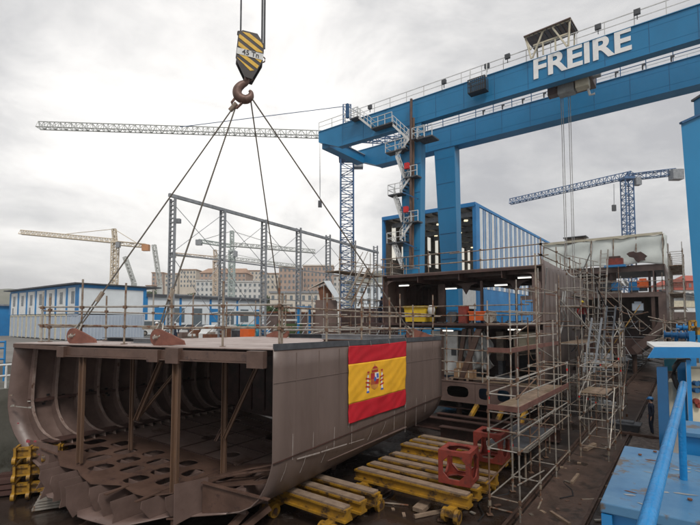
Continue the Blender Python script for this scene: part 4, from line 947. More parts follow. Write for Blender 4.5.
tower_crane('pale tower crane with orange mast low behind the latticed columns', (P(215,320,Yc+60).x, Yc+60, 0), P(215,262,Yc+60).z, 2.0, 20, P(215,258,Yc+60), P(300,268,Yc+60), P(173,254,Yc+60), 'crane_orange_hazed', 'crane_pale', .18, 1.6, 30, P(215,250,Yc+60), [P(280,264,Yc+60)], None, 'grey_steel')
Yc = 110
tower_crane('blue tower crane to the right of the gantry legs with a long jib', (P(632,330,Yc).x, Yc, 0), P(632,180,Yc).z, 2.0, 30, P(632,177,Yc), P(510,204,Yc+18), P(676,172,Yc-6), 'tower_blue', 'tower_blue', .12, 1.7, 34, P(631,173,Yc), [], (P(614,184,Yc), P(614,208,Yc)), 'grey_steel')
for k, (p, q, lab) in enumerate((((160,285),(154,245),'thin leaning luffing boom of a far harbour crane beside the first column'), ((134,283),(125,257),'small leaning crane boom just right of the beige crane mast'))):
    mb = MB(); lattice(mb, P(*p, 160), P(*q, 160), 1.1, 14, .1, up=Vector((0,1,0)), rc=.16); o = mb.build('crane_boom', 'crane_pale', base=P(*p,160)); tag(o, lab, 'crane')
    o['_b'] = list(P(*p,160)); mb = MB(); x = P(*p,160); mb.bar(Vector((x.x,x.y,-.5)), x, 1.4); mb.build('pedestal', 'crane_pale', o)
# ================= city across the water =================
def block(px0, px1, py0, Y, m, floors, nc, lab, roof='roof_tile', depth=14, base=0, pitched=0, wm='glass', cat='building'):
    a = P(px0, py0, Y); b = P(px1, py0, Y); x0, x1, zt = a.x, b.x, a.z
    root = thing('apartment_building' if cat == 'building' else 'house', ((x0+x1)/2, Y, base), lab, cat)
    mb = MB(); mb.box(((x0+x1)/2, Y+depth/2, (base+zt)/2), x1-x0, depth, zt-base); wl = mb.build('wall', m, root)
    mb = MB()
    if pitched:
        mb.add([(x0-.5,Y-.6,zt),(x1+.5,Y-.6,zt),(x1+.5,Y+depth+.5,zt),(x0-.5,Y+depth+.5,zt),(x0+2,Y+depth/2,zt+pitched),(x1-2,Y+depth/2,zt+pitched)], [(0,1,5,4),(1,2,5),(2,3,4,5),(3,0,4),(3,2,1,0)])
    else: mb.box(((x0+x1)/2, Y+depth/2, zt+.3), x1-x0+.8, depth+.8, .6)
    mb.build('roof', roof, root)
    fh = 3.0; 
    for i in range(floors):
        z = zt-.7-fh*i
        for j in range(nc):
            x = x0+(x1-x0)*(j+.5)/nc; mb = MB(); mb.box((x, Y-.03, z-.9), (x1-x0)/nc*.45, .1, 1.5); mb.build('window', wm, root)
    return root
block(180,196,270,300,'stucco',4,5,'beige apartment block between the first two latticed columns','roof_tile')
block(152,163,273,330,'brick',3,3,'small brown block on the hill left of the first column','roof_tile',12)
block(165,178,274,310,'stucco',3,4,'pale block on the hillside just right of the first column','roof_tile',12)
block(200,246,273,280,'brick',3,11,'wide brown apartment building with tiled roof behind the green crane','roof_tile',20,0,4)
block(196,222,281,240,'stucco_white',3,6,'white block below the wide brown building, left half','stucco_white')
block(224,262,282,235,'stucco_white',3,8,'long white block below the wide brown building, right half','stucco_white')
block(279,300,267,230,'brick',7,5,'red brick apartment tower left of the fourth column','stucco')
block(303,333,266,240,'brick',7,8,'broad red brick block right of the fourth column','stucco')
block(146,152,286,310,'stucco_white',2,2,'small white house on the hill beside the office roof end')
block(247,262,271,320,'stucco',3,4,'pale upper block right behind the long white block')
block(333,346,276,250,'stucco_white',4,3,'white block between the red brick block and the blue crane mast')
block(262,279,274,260,'stucco',3,4,'narrow pale block between the white block and brick tower','roof_tile')
block(270,325,293,150,'stucco',2,9,'low beige building in front of the two brick blocks','grey_steel')
block(352,392,285,130,'cabin_white',2,6,'white hall seen behind the scaffold stair','white')
block(675,700,290,150,'stucco_white',2,5,'white houses front right below the red roofs','red_roof',10,0,0)
block(687,715,281,165,'red_roof',2,5,'house with bright red front and tiled roof at the right edge','red_roof',10,0,2.5)
block(666,684,286,175,'stucco_white',2,3,'white house with red tiled roof beside the bright red one','red_roof',10,0,2.5)
# grey shed and maroon wall on the right
def slabpx(name, px0, px1, py0, py1, Y, m, depth, lab, cat):
    a = P(px0, py0, Y); b = P(px1, py1, Y); mb = MB(); mb.box(((a.x+b.x)/2, Y+depth/2, (a.z+b.z)/2), abs(b.x-a.x), depth, abs(a.z-b.z)); o = mb.build(name, m, base=Vector(((a.x+b.x)/2, Y, min(a.z,b.z)))); return tag(o, lab, cat)
gs = thing('storage_shed', P(690,325,75), 'grey shed with a yellow band and dark sloping roof at the right edge', 'shed')
a = P(664,294,75); b = P(740,325,75)
mb = MB(); mb.prism([Vector((a.x,75,-.1)), Vector((b.x,75,-.1)), Vector((b.x,75,P(740,302,75).z)), Vector((a.x,75,P(664,292,75).z))], (0,14,0)); mb.build('wall', 'sheet', gs)
mb = MB(); mb.box(((a.x+b.x)/2, 74.96, P(690,304,75).z), b.x-a.x, .06, 1.1); mb.build('yellow_band', 'cream', gs)
mb = MB(); mb.bar(P(660,290.5,74.5), P(740,301,74.5), .5, .25, up=Vector((0,0,1))); mb.build('roof_edge', 'dark_grey', gs)
slabpx('plate_wall', 667, 740, 312, 345, 45, 'primer_side', .3, 'maroon steel plate wall at the right behind the valves', 'wall')
slabpx('grey_wall', 672, 740, 308, 320, 52, 'white', .3, 'long white wall between the grey shed and maroon plates', 'wall')
# trees
def tree(base, h, w_, lab, n=260, leaf=.35):
    root = thing('tree', base, lab, 'tree'); b = Vector(base); mb = MB(); mb.path([b, b+Vector((.1,0,h*.35)), b+Vector((-.05,.1,h*.6))], [.05*h*.6, .03*h, .015*h], 7)
    for k in range(5): t = R.uniform(0, 6.3); mb.path([b+Vector((0,0,h*.35)), b+Vector((math.cos(t)*w_*.3, math.sin(t)*w_*.3, h*.65))], [.02*h, .008*h], 5)
    mb.build('trunk', 'bark', root); mb = MB()
    cl = [(b+Vector((R.uniform(-.35,.35)*w_, R.uniform(-.35,.35)*w_, h*R.uniform(.45,.85))), w_*R.uniform(.16,.3)) for _ in range(11)]
    for _ in range(n):
        c, r_ = R.choice(cl); d = Vector((R.gauss(0,1), R.gauss(0,1), R.gauss(0,1))).normalized()*r_*R.uniform(.5,1.05); p = c+d
        x = Vector((R.gauss(0,1), R.gauss(0,1), R.gauss(0,1))).normalized(); y = x.orthogonal().normalized(); s_ = leaf*R.uniform(.6,1.3)
        mb.add([p-x*s_, p+y*s_*.5, p+x*s_, p-y*s_*.5], [(0,1,2,3)])
    mb.build('crown', 'foliage', root); return root
tree((P(276,320,75).x, 75, 0), 4.8, 3.6, 'small green tree left of the maroon hut beyond the deck rails', 700, .28)
tree((P(268,320,90).x, 90, 0), 5.0, 4, 'green tree beyond the third latticed column', 600, .3)
for k, (px, Y, h) in enumerate(((146,290,12),(152,300,14),(172,300,11),(199,285,13),(248,260,14),(256,262,16),(268,255,12),(300,235,11))):
    labs = ['dark tree on the hillside above the office roof end','taller dark tree on the hillside above the office roof','tree on hillside behind the first latticed column','tree left of the wide brown apartment building','tree at the right end of the wide brown building','tall tree between brown building and brick tower','low tree before the narrow pale block','tree between the two red brick blocks']
    tree((P(px,320,Y).x, Y, 8 if k < 4 else 4), h, h*.9, labs[k], 260, 1.0)
RD = random.Random(21)
# ================= second hull section (behind, on the slip) =================
A2, BL, BR, ZU, ZM, ZL = 23.6, -15.4, -5.95, 4.62, 1.72, -1.45
h2 = thing('hull_section', S(28, -10.5, -3), 'dark brown two storey ship section standing open behind the scaffold towers', 'hull section')
def sb(name, a0, a1, b0, b1, z0, z1, m, par): mb = MB(); mb.sbox(a0, a1, b0, b1, z0, z1); return mb.build(name, m, par)
def prz(name, pts, d, m, par, solid=0): mb = MB(); mb.prism(pts, d); return mb.build(name, m, par)
sb('upper_deck', A2, A2+10.6, BL, BR, ZU, ZU+.05, 'primer', h2)
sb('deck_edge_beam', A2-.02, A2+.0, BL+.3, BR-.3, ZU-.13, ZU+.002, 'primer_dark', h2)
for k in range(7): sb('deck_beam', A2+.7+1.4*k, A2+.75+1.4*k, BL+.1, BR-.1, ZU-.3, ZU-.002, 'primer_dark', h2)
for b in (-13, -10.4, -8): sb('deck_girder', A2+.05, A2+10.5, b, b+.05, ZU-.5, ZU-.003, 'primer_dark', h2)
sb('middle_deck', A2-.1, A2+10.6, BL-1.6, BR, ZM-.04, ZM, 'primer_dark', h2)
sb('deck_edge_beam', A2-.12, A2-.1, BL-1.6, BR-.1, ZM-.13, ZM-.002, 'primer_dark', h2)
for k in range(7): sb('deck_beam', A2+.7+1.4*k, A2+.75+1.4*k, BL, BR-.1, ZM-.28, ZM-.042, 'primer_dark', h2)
sb('lower_deck', A2-.3, A2+10, -13.2, BR-.2, ZL-.04, ZL, 'primer', h2)
# right side shell, upper plate then the turn towards the keel
def side2(i, j):
    a = A2+.05+10.5*i; z = 4.95-(4.95+2.7)*j
    if z > 1.2: b = BR
    else: b = BR-.9*max(0, (1.2-z)/3.9)**2.2-.1*(1.2-z)*i
    if z > 4.6: z = 4.95-.35*i
    return S(a, b, z)
mb = MB(); mb.grid(side2, 16, 20); sd2 = mb.build('side_shell', 'primer_side', h2, smooth=True, solid=.03)
for k in range(12): sb('shell_seam', A2+.5+.85*k, A2+.54+.85*k, BR+.016, BR+.022, 1.4, 4.5, 'primer_dark', h2)
for z in (3.2, 1.55): sb('shell_seam', A2+.3, A2+10.4, BR+.016, BR+.022, z, z+.05, 'rust', h2)
sb('side_shell', A2, A2+5.5, BL-.03, BL, ZM+.002, ZU-.002, 'primer', h2)
# brackets at the corners (curved)
def bracket(a, b, sgn, z0, r=.9, zt=ZU-.3, m='primer', name='knee_bracket'):
    pts = [S(a, b, zt)]+[S(a, b+sgn*r*(1-math.sin(t)), zt-r*(1-math.cos(t))) for t in [math.pi/2*i/8 for i in range(9)]]
    pts = [S(a, b, zt)]+[S(a, b+sgn*(r-r*math.sin(t)), zt-(r-r*math.cos(t))) for t in [math.pi/2*i/8 for i in range(9)]][::1]
    return prz(name, pts, SA*.03, m, h2)
for k in range(4):
    bracket(A2+.1+1.4*k, BL, 1, 0); sb('frame', A2+.1+1.4*k, A2+.15+1.4*k, BL+.002, BL+.28, ZM, ZU-.3, 'primer_dark', h2)
bracket(A2+.1, BR-.03, -1, 0)
sb('web_frame', A2+.1, A2+.14, BR-.5, BR-.03, ZM, ZU-.31, 'primer', h2); sb('web_frame', A2+.1, A2+.14, BR-.4, BR-.03, -1.4, ZM-.31, 'primer', h2)
# inner bulkhead with curved edge, columns
sb('bulkhead_plate', A2+5.2, A2+5.24, BL, -13.6, ZM, ZU-.31, 'primer_dark', h2)
for k in range(3): sb('bulkhead_stiffener', A2+5.1, A2+5.2, BL+.5+.5*k, BL+.56+.5*k, ZM, ZU-.5, 'primer', h2)
for b, w_ in ((-12.6,.75),(-7.9,.16)): sb('column', A2+2.0, A2+2.15, b, b+w_*.6, ZM, ZU-.5, 'primer_dark', h2)
for b in (-7.85, -10.8):
    for s_ in (-1, 1): prz('knee_bracket', [S(A2+2.05,b,ZU-.5), S(A2+2.05,b+s_*.75,ZU-.5), S(A2+2.05,b+s_*.3,ZU-.68), S(A2+2.05,b+s_*.06,ZU-1.1), S(A2+2.05,b,ZU-1.2)], SA*.05, 'primer_dark', h2)
sb('column', A2+1.2, A2+1.32, -9.6, -9.45, ZM, ZU-.5, 'primer_dark', h2)
# lower storey
for b in (-11.6, -9.9, -7.4): sb('column', A2+.15, A2+.3, b, b+.16, ZL, ZM-.31, 'rust_plate', h2)
prz('diagonal_strut', [S(A2+.05,-10.5,ZL), S(A2+.05,-10.2,ZL), S(A2+.05,-9.1,ZM-.31), S(A2+.05,-9.45,ZM-.31)], SA*.15, 'rust_plate', h2)
prz('diagonal_strut', [S(A2+.6,-10.9,ZL), S(A2+.6,-10.7,ZL), S(A2+.6,-10.2,ZM-.31), S(A2+.6,-10.45,ZM-.31)], SA*.15, 'rust_plate', h2)
sb('end_bulkhead', A2+9.5, A2+9.6, -13.2, BR-.3, ZL, ZM-.05, 'primer_dark', h2)
sb('end_bulkhead', A2+5.3, A2+5.35, -9, -6.4, ZL+.3, ZM-.8, 'dark_grey', h2)
# tank below the lower deck: box with framed openings
def frame_plate(a, b0, b1, z0, z1, nh, m='primer', mz=.14):
    w_ = (b1-b0)/nh; holes = [[Vector((b0+w_*(i+.5)-b0+w_*.32*math.copysign(abs(math.cos(t))**.6, math.cos(t)), (z1-z0)/2+(z1-z0)*.30*math.copysign(abs(math.sin(t))**.6, math.sin(t)), 0)) for t in [2*math.pi*k/12 for k in range(12)]] for i in range(nh)]
    mbx = holed_plate([Vector((0,0,0)), Vector((b1-b0,0,0)), Vector((b1-b0,z1-z0,0)), Vector((0,z1-z0,0))], holes, .03)
    mbx.v = [S(a-v.z, b0+v.x, z0+v.y) for v in mbx.v]; return mbx.build('floor_frame', m, h2)
frame_plate(A2-.28, -13.2, -11.4, -2.5, ZL-.05, 2); frame_plate(A2-.28, -11.38, -9.4, -2.5, ZL-.05, 1); frame_plate(A2-.28, -9.38, -6.4, -2.5, ZL-.05, 3)
sb('bottom_plating', A2-.3, A2+10, -13.2, BR-.9, -2.56, -2.5, 'primer', h2)
sb('side_girder', A2-.3, A2+10, -13.24, -13.2, -2.56, ZL, 'primer', h2)
sb('bottom_plating', A2-.1, A2+10, -12.2, -8, -2.95, -2.9, 'primer_dark', h2)
for k, b in enumerate((-12.6,-10.6,-8.6,-7.2)):
    p = fpt(A2+.4, b); mb = MB(); mb.tube(p, Vector((p.x,p.y,-2.56)), .16, 12); mb.box(p+Vector((0,0,.03)), .6, .6, .06, SB); mb.box(Vector((p.x,p.y,-2.6)), .5, .5, .06, SB)
    tag(mb.build('steel_prop', 'rust_plate', base=p), ['leftmost prop under the second ship section','second prop from the left under the second ship section','third prop from the left under the second ship section','prop nearest the scaffold tower under the second ship section'][k], 'prop')
# yellow angled shores
for k, b in enumerate((-9.4,-8.0,-6.9)):
    p = fpt(A2-1.6, b); mb = MB(); mb.bar(p+Vector((0,0,.1)), S(A2-.2, b+.1, -2.6), .18, .18); mb.bar(p+Vector((0,0,.06)), p+SA*1.5+Vector((0,0,.06)), .18, .12)
    tag(mb.build('shore', 'yellow', base=p), ['yellow slanted shore behind the left red cube','yellow slanted shore behind the right red cube','yellow slanted shore behind the silver scaffold grating'][k], 'shore')
# white cubicle, plastic sheet, machines on the lower deck
def simple(name, p, parts, lab, cat, group=None):
    root = thing(name, p, lab, cat, group)
    for (n_, m_, mbx) in parts: mbx.build(n_, m_, root)
    return root
p = S(A2+1.0, -12.0, ZL); m1 = MB(); m1.sbox(A2+1.0, A2+2.6, -12.6, -10.9, ZL+.25, ZL+2.7); m2 = MB()
for b in (-12.61,-11.75,-10.92): m2.sbox(A2+.96, A2+1.0, b, b+.05, ZL+.15, ZL+2.72)
m2.sbox(A2+.965, A2+1.0, -12.6, -10.9, ZL+.15, ZL+.3); m3 = MB(); m3.sbox(A2+.97, A2+1.0, -11.3, -11.0, ZL+1.3, ZL+1.7); m3.sbox(A2+.97, A2+1.0, -12.3, -12.05, ZL+1.0, ZL+1.2)
simple('switch_cabinet', p, (('body','white_steel',m1),('door_frame','galv',m2),('handle','dark_grey',m3)), 'tall white cabinet standing on the lower deck of the second section', 'cabinet')
p = S(A2+.3, -13.1, ZL); m1 = MB(); m1.sbox(A2+.6, A2+.7, -13.3, -12.75, ZL, ZL+2.6); tag(m1.build('grey_panel', 'sheet', base=p), 'grey upright panel left of the tall white cabinet', 'panel')
mb = MB()
def drape(i, j):
    b = -10.6+1.5*i+.18*math.sin(9*j+4*i); return S(A2+.9+.25*math.sin(7*i+3*j)*j+.12*math.sin(23*i), b+.35*j*(i), ZM-.4-2.35*j*(1-.25*abs(i-.4))+.08*math.sin(14*i))
mb.grid(drape, 24, 16); o = mb.build('plastic_sheet', 'sheet', smooth=True, base=S(A2+.9,-9.8,ZL), solid=.01); tag(o, 'crumpled translucent grey plastic sheet hanging under the middle deck', 'plastic sheet')
for k, (b, s_, z) in enumerate(((-10.75,.55,0),(-10.15,.5,0),(-10.6,.42,.5))):
    mb = MB(); mb.sbox(A2+.1, A2+.1+s_, b, b+s_, ZL+.17+z*.98, ZL+.17+s_*.85+z*.98); q = MB(); q.sbox(A2+.095, A2+.1, b+s_*.45, b+s_*.55, ZL+.2+z*.98, ZL+.15+s_*.85+z*.98)
    simple('cardboard_box', S(A2+.1, b, ZL+.17+z), (('body','card',mb),('tape','cream',q)), ['cardboard box at the left of the pallet on the lower deck','cardboard box at the right of the pallet on the lower deck','smaller cardboard box on top of the left one'][k], 'box', 'cardboard boxes on the lower deck')
root = thing('pallet', S(A2, -10.4, ZL), 'wooden pallet under the cardboard boxes on the lower deck', 'pallet')
for q in range(6): mb = MB(); mb.sbox(A2-.0+.18*q, A2+.12+.18*q, -11.0, -8.9, ZL+.12, ZL+.16); mb.build('board', 'plank', root)
for b in (-10.9,-10.0,-9.1): mb = MB(); mb.sbox(A2, A2+1.0, b, b+.12, ZL+.02, ZL+.12); mb.build('runner', 'plank', root)
root = thing('chained_machine', S(A2+1.5, -7.8, ZL), 'dark chained machine standing on the lower deck right of the sheet', 'machine')
for (a0, b0, b1, z0, z1, m_, n_) in ((1.4,-8.8,-8.4,1.1,2.7,'old_steel','gearbox'),(1.5,-8.75,-8.5,.3,1.1,'dark_grey','chain'),(1.6,-7.9,-6.6,1.9,2.7,'cream','duct'),(1.4,-7.8,-6.7,1.55,1.65,'old_steel','tray')):
    mb = MB(); mb.sbox(A2+a0, A2+a0+.5, b0, b1, ZL+z0, ZL+z1)
    for q in range(4): mb.sbox(A2+a0-.05, A2+a0-.001, b0+.03, b1-.03, ZL+z0+(z1-z0)*(q+.2)/4, ZL+z0+(z1-z0)*(q+.6)/4)
    mb.build(n_, m_, root)
mb = MB(); mb.sbox(A2+1.45, A2+1.65, -8.9, -6.5, ZL, ZL+.3); mb.build('base', 'dark_grey', root)
# pipes and planks strewn on lower deck
for k in range(7):
    b = -9.2+RD.uniform(0,2.6); mb = MB(); p = S(A2-.2+RD.random()*.6, b, ZL+.04+.012*k); q = p+SB*RD.uniform(.8,1.8)+SA*RD.uniform(-.3,.6); mb.bar(p, q, .16, .04)
    tag(mb.build('plank', 'wet_plank', base=p), 'loose plank lying among others on the lower deck of the second section', 'plank', 'planks on the lower deck')
# goods on the middle deck
root = thing('skip_bin', S(A2+.6, -13.6, ZM), 'bright yellow open steel bin with a white bag on its right side', 'bin')
bx = ab(PA(404, 320, A2+.3))[1]; bx1 = ab(PA(425, 320, A2+.3))[1]
mb = MB(); mb.hexa([S(A2+.35,bx+.08,ZM+.08),S(A2+.35,bx1-.05,ZM+.08),S(A2+1.6,bx1-.05,ZM+.08),S(A2+1.6,bx+.08,ZM+.08),S(A2+.3,bx,ZM+.98),S(A2+.3,bx1+.02,ZM+.98),S(A2+1.7,bx1+.02,ZM+.98),S(A2+1.7,bx,ZM+.98)]); mb.build('tub', 'bin_yellow', root)
mb = MB(); mb.sbox(A2+.24,A2+.3,bx-.04,bx1+.06,ZM+.92,ZM+1.02); mb.sbox(A2+.3,A2+1.76,bx1+.02,bx1+.07,ZM+.92,ZM+1.02); mb.build('rim', 'bin_yellow', root)
for b in (bx+.1, bx1-.2): mb = MB(); mb.sbox(A2+.3, A2+1.6, b, b+.12, ZM, ZM+.08); mb.build('skid', 'dark_grey', root)
mb = MB(); mb.grid(lambda i, j: S(A2+.5+.22*math.cos(2*math.pi*i)*(.6+.5*math.sin(3*j)), bx1+.32+.2*math.sin(2*math.pi*i)*(.6+.5*math.sin(3*j)), ZM+.45+.6*j), 14, 8)
tag(mb.build('rubble_sack', 'stucco_white', smooth=True, base=S(A2+.5,bx1+.3,ZM+.4)), 'pale cloth sack hanging right of the yellow bin', 'sack')
def onm(px0, px1, py, a=A2+.4): return ab(PA(px0, py, a))[1], ab(PA(px1, py, a))[1]
b0, b1 = onm(469, 487, 316)
root = thing('generator', S(A2+.4, b0, ZM), 'orange toolbox unit on the middle deck near the centre', 'toolbox')
mb = MB(); mb.sbox(A2+.4, A2+.9, b0, b1, ZM+.15, ZM+.60); mb.build('case', 'orange', root); mb = MB(); mb.sbox(A2+.36, A2+.94, b0-.04, b1+.04, ZM+.60, ZM+.66); mb.build('lid', 'orange', root)
for b in (b0+.1, b1-.2): mb = MB(); mb.sbox(A2+.4, A2+.9, b, b+.1, ZM, ZM+.15); mb.build('foot', 'dark_grey', root)
b0, b1 = onm(459, 467, 312)
root = thing('locker', S(A2+.3, b0, ZM), 'maroon upright locker left of the orange toolbox', 'locker'); mb = MB(); mb.sbox(A2+.3, A2+.7, b0, b1, ZM, ZM+1.0); mb.build('body', 'red_steel', root); mb = MB(); mb.sbox(A2+.28, A2+.3, b0+.05, b1-.05, ZM+.06, ZM+.94); mb.build('door', 'red_steel', root)
for k, (px, m_, lab) in enumerate(((490,'galv','rusty grey reel right of the orange toolbox on the middle deck'),(503,'bright_blue','small pump with a pale wheel on the middle deck under the knee bracket'),(452,'dark_grey','dark hose reel left of the maroon locker'))):
    b = onm(px, px+1, 317)[0]; root = thing('cable_reel', S(A2+.5, b, ZM), lab, 'reel')
    for d in (-.22, .22): mb = MB(); mb.path([S(A2+.5+d, b, ZM+.34), S(A2+.54+d, b, ZM+.34)], .32, 16); mb.build('flange', m_, root)
    mb = MB(); mb.path([S(A2+.3, b, ZM+.34), S(A2+.74, b, ZM+.34)], .18, 12); mb.build('drum', 'black', root)
    mb = MB(); mb.sbox(A2+.2, A2+.85, b-.22, b+.22, ZM, ZM+.04); mb.bar(S(A2+.25,b,ZM), S(A2+.25,b,ZM+.36), .05); mb.bar(S(A2+.8,b,ZM), S(A2+.8,b,ZM+.36), .05); mb.build('stand', 'rust_steel', root)
for k in range(6):
    b = -12.3+1.1*k+RD.random()*.4; p = S(A2+.2+RD.random(), b, ZM+.04+.014*k); mb = MB(); pts = [p+SB*.3*i+SA*.25*math.sin(2.1*i+k)+Vector((0,0,.02*i if i == 3 else 0)) for i in range(7)]; mb.path(pts, .025, 6)
    tag(mb.build('hose', 'bright_blue' if k == 2 else 'rust_steel' if k % 2 else 'black', base=p), ['black hose curled on the middle deck beside the yellow bin','rusty hose on the middle deck right of the yellow bin','blue hose on the middle deck left of the maroon locker','rusty hose on the middle deck behind the orange toolbox','black hose on the middle deck under the knee bracket','rusty hose at the right end of the middle deck'][k], 'hose')
# tube lights
for k, (px, py, a, lab) in enumerate(((404,285.5,A2+.3,'fluorescent tube light at the left under the upper deck'),(451,288.5,A2+1.8,'fluorescent tube light above the door, second from the left under the upper deck'),(501,285,A2+1.2,'fluorescent tube light above the knee bracket'),(524.5,277.5,A2+.3,'fluorescent tube light near the right corner of the upper deck, the brighter one'),(544,282.5,A2+2.4,'fluorescent tube light beside the brown side plate'),(447.5,330.5,A2+.2,'fluorescent tube light at the left under the middle deck'),(514.5,329.5,A2+.6,'fluorescent tube light at the right under the middle deck'),
     (624,269.5,51,'fluorescent tube light below the tarpaulin on the far section'),(627,294,49.5,'fluorescent tube light in the opening of the far section'),(600,295,50,'fluorescent tube light left in the opening of the far section'))):
    c = PA(px, py, a); L_ = 11.0*a/450*1.12; root = thing('tube_light', c, lab, 'lamp', 'fluorescent tube lights under the ship decks')
    mb = MB(); mb.box(c+Vector((0,0,.05)), L_*1.03, .14, .05, SB); mb.build('housing', 'grey_steel', root); mb = MB(); mb.box(c-Vector((0,0,.01)), L_, .11, .06, SB); mb.build('tube', 'lamp', root)
# rails on the second section
zc = lambda z: (lambda p: z)
railing([S(A2-.05, BL-1.5), S(A2-.05, BR-1.0)], zc(ZM), (.45, .98), 'scaffold tube guard rail along the front of the middle deck past the yellow bin', 2.4, 1.15)
railing([S(A2+.1, BL), S(A2+.1, BR-.05), S(A2+10, BR-.05)], zc(ZU+.05), (.5, 1.05), 'scaffold tube guard rail round the top deck of the second section', 3.2, 1.15)
railing([S(A2-.2, -13.1), S(A2-.2, -9.0)], zc(ZL), (.5, 1.0, 1.75, 2.5), 'scaffold tube guard rail in front of the white cabinet', 2.6, 2.9)
# low ledge items under the slip
for k, (a, b, L_, lab) in enumerate(((20.8,-12.4,5,'long rusty steel girder lying on the floor between the two sections'),(19.6,-9.6,4,'rusty girder on the floor behind the red cubes'),(21.9,-10.9,6,'dark girder under the edge of the second section'))):
    p = fpt(a, b); mb = MB(); mb.bar(p+Vector((0,0,.03)), p+SB*L_+Vector((0,0,.03)), .4, .04); mb.bar(p+Vector((0,0,.3)), p+SB*L_+Vector((0,0,.3)), .03, .5); mb.bar(p+Vector((0,0,.56)), p+SB*L_+Vector((0,0,.56)), .4, .04); tag(mb.build('steel_girder', 'primer_dark', base=p), lab, 'girder')
# ================= far section with tarpaulin roof =================
A3 = 48.8; h3 = thing('hull_section', S(53, -7, -1), 'far brown ship section under a white tarpaulin roof at the end of the slip', 'hull section')
B3R, B3L = -1.9, -14.5
def side3(i, j):
    a = A3+.05+14*i; z = 6.9-8.1*j; b = B3R if z > 2.2 else B3R-2.3*(1-math.cos(min(1,(2.2-z)/3.4)*math.pi/2)); return S(a, b, z)
mb = MB(); mb.grid(side3, 12, 22); mb.build('side_shell', 'primer_side', h3, smooth=True, solid=.05)
def end3(t):  # bilge curve in section
    return None
for k in range(5):
    a = A3+.02+1.6*k; pts_o = [S(a, B3R, 4.3)]+[S(a, B3R-2.3*(1-math.cos(t*math.pi/2)), 2.2-3.4*t) for t in [i/8 for i in range(9)]]
    pts_i = [S(a, B3R-.55, 4.3)]+[S(a, B3R-.55-2.2*(1-math.cos(t*math.pi/2)), 2.3-2.9*t) for t in [i/8 for i in range(9)]]
    n = len(pts_o); mb = MB(); mb.add(pts_o+pts_i, [(i, i+1, n+i+1, n+i) for i in range(n-1)]); mb.build('frame', 'primer', h3, solid=.05)
sb('deck', A3, A3+14, B3L, B3R-.03, 4.35, 4.42, 'primer_dark', h3); sb('deck_edge_beam', A3-.03, A3, B3L, B3R-.05, 4.0, 4.44, 'primer', h3)
sb('top_deck', A3+.4, A3+14, B3L, B3R-.03, 6.9, 6.97, 'primer', h3); sb('deck_edge_beam', A3+.37, A3+.4, B3L, B3R-.05, 6.4, 6.99, 'primer', h3)
sb('house_front', A3+3, A3+3.1, B3L, -6.0, 4.45, 6.88, 'primer', h3); sb('bulkhead', A3+6, A3+6.1, B3L, B3R-.1, .2, 4.3, 'primer_dark', h3)
sb('bottom_plating', A3, A3+14, B3L, B3R-2.1, -1.25, -1.2, 'primer_dark', h3); sb('inner_bottom', A3, A3+13.9, B3L, B3R-1.7, .1, .15, 'primer', h3); sb('floor_web', A3+.02, A3+.06, B3L, B3R-1.9, -1.2, .1, 'primer_dark', h3)
for b in (-8.5, -3.0, -6.9): sb('column', A3+.2, A3+.4, b, b+.28, .15, 4.0, 'rust_plate', h3)
for b in (-10.5, -6.3, -3.2): sb('column', A3+.8, A3+.95, b, b+.2, 4.45, 6.4, 'primer_dark', h3)
sb('side_plate', A3+.1, A3+3.0, -2.8, -2.7, 4.45, 6.38, 'primer', h3)
for k, b in enumerate((-12,-9,-6,-4.5)):
    p = fpt(A3+1, b); mb = MB(); mb.tube(p, Vector((p.x,p.y,-1.25)), .2, 10); tag(mb.build('steel_prop', 'rust_plate', base=p), ['first prop from the left under the far section','second prop from the left under the far section','third prop from the left under the far section','rightmost prop under the far section'][k], 'prop')
# tarpaulin tent
tp = thing('tarpaulin_roof', S(54, -9, 6.9), 'long off-white tarpaulin tent roof over the far ship section, torn near its right end', 'tarpaulin')
tl, tr_ = ab(PA(545, 250, 50))[1], ab(PA(663, 240, 50))[1]
def tz_(i): return 9.6-.2*i+.12*math.sin(i*math.pi*5)**2
def tarpf(i, j):
    b = tl+(tr_-tl)*i; a = 49.6-.9*j+.16*math.sin(i*31+j*4)*j+.1*math.sin(i*11+j*9); ztop = 9.75+.12*math.sin(i*25)
    return S(a, b, ztop-(ztop-7.0)*j+.10*math.sin(i*17)*j)
segs = [(0,.205,'tarp_green'),(.21,.43,'tarp_green'),(.44,1,'tarp')]
for i0, i1, m_ in segs:
    mb = MB(); mb.grid(lambda i, j: tarpf(i0+(i1-i0)*i, j), int(80*(i1-i0))+4, 16); mb.build('front_sheet', 'tarp_green' if m_ == 'tarp_green' else 'tarp_green', tp, smooth=True, solid=.03)
mb = MB(); mb.grid(lambda i, j: S(49.6+7*j, tl+(tr_-tl)*i, 9.75+.12*math.sin(i*25)+.7*math.sin(math.pi*min(1, j*.6))), 60, 8); mb.build('roof_sheet', 'tarp', tp, smooth=True, solid=.03)
mb = MB(); mb.grid(lambda i, j: S(49.55+7*i, tr_+.12*math.sin(9*i+6*j), 9.72+.7*math.sin(math.pi*min(1, i*.6))-(2.9+.6*math.sin(math.pi*min(1,i*.6)))*j), 14, 10); mb.build('end_sheet', 'tarp_green', tp, smooth=True, solid=.03)
mb = MB(); mb.bar(S(49.45,tl,9.8), S(49.45,tr_,9.8), .12, .22); mb.build('ridge_board', 'cream', tp)
for f in (.0,.205,.435,.62,.8,1):
    b = tl+(tr_-tl)*f; mb = MB(); mb.tube(S(48.7,b,6.9), S(49.5,b,9.7), .05, 6); mb.build('tent_pole', 'galv_rusty', tp)
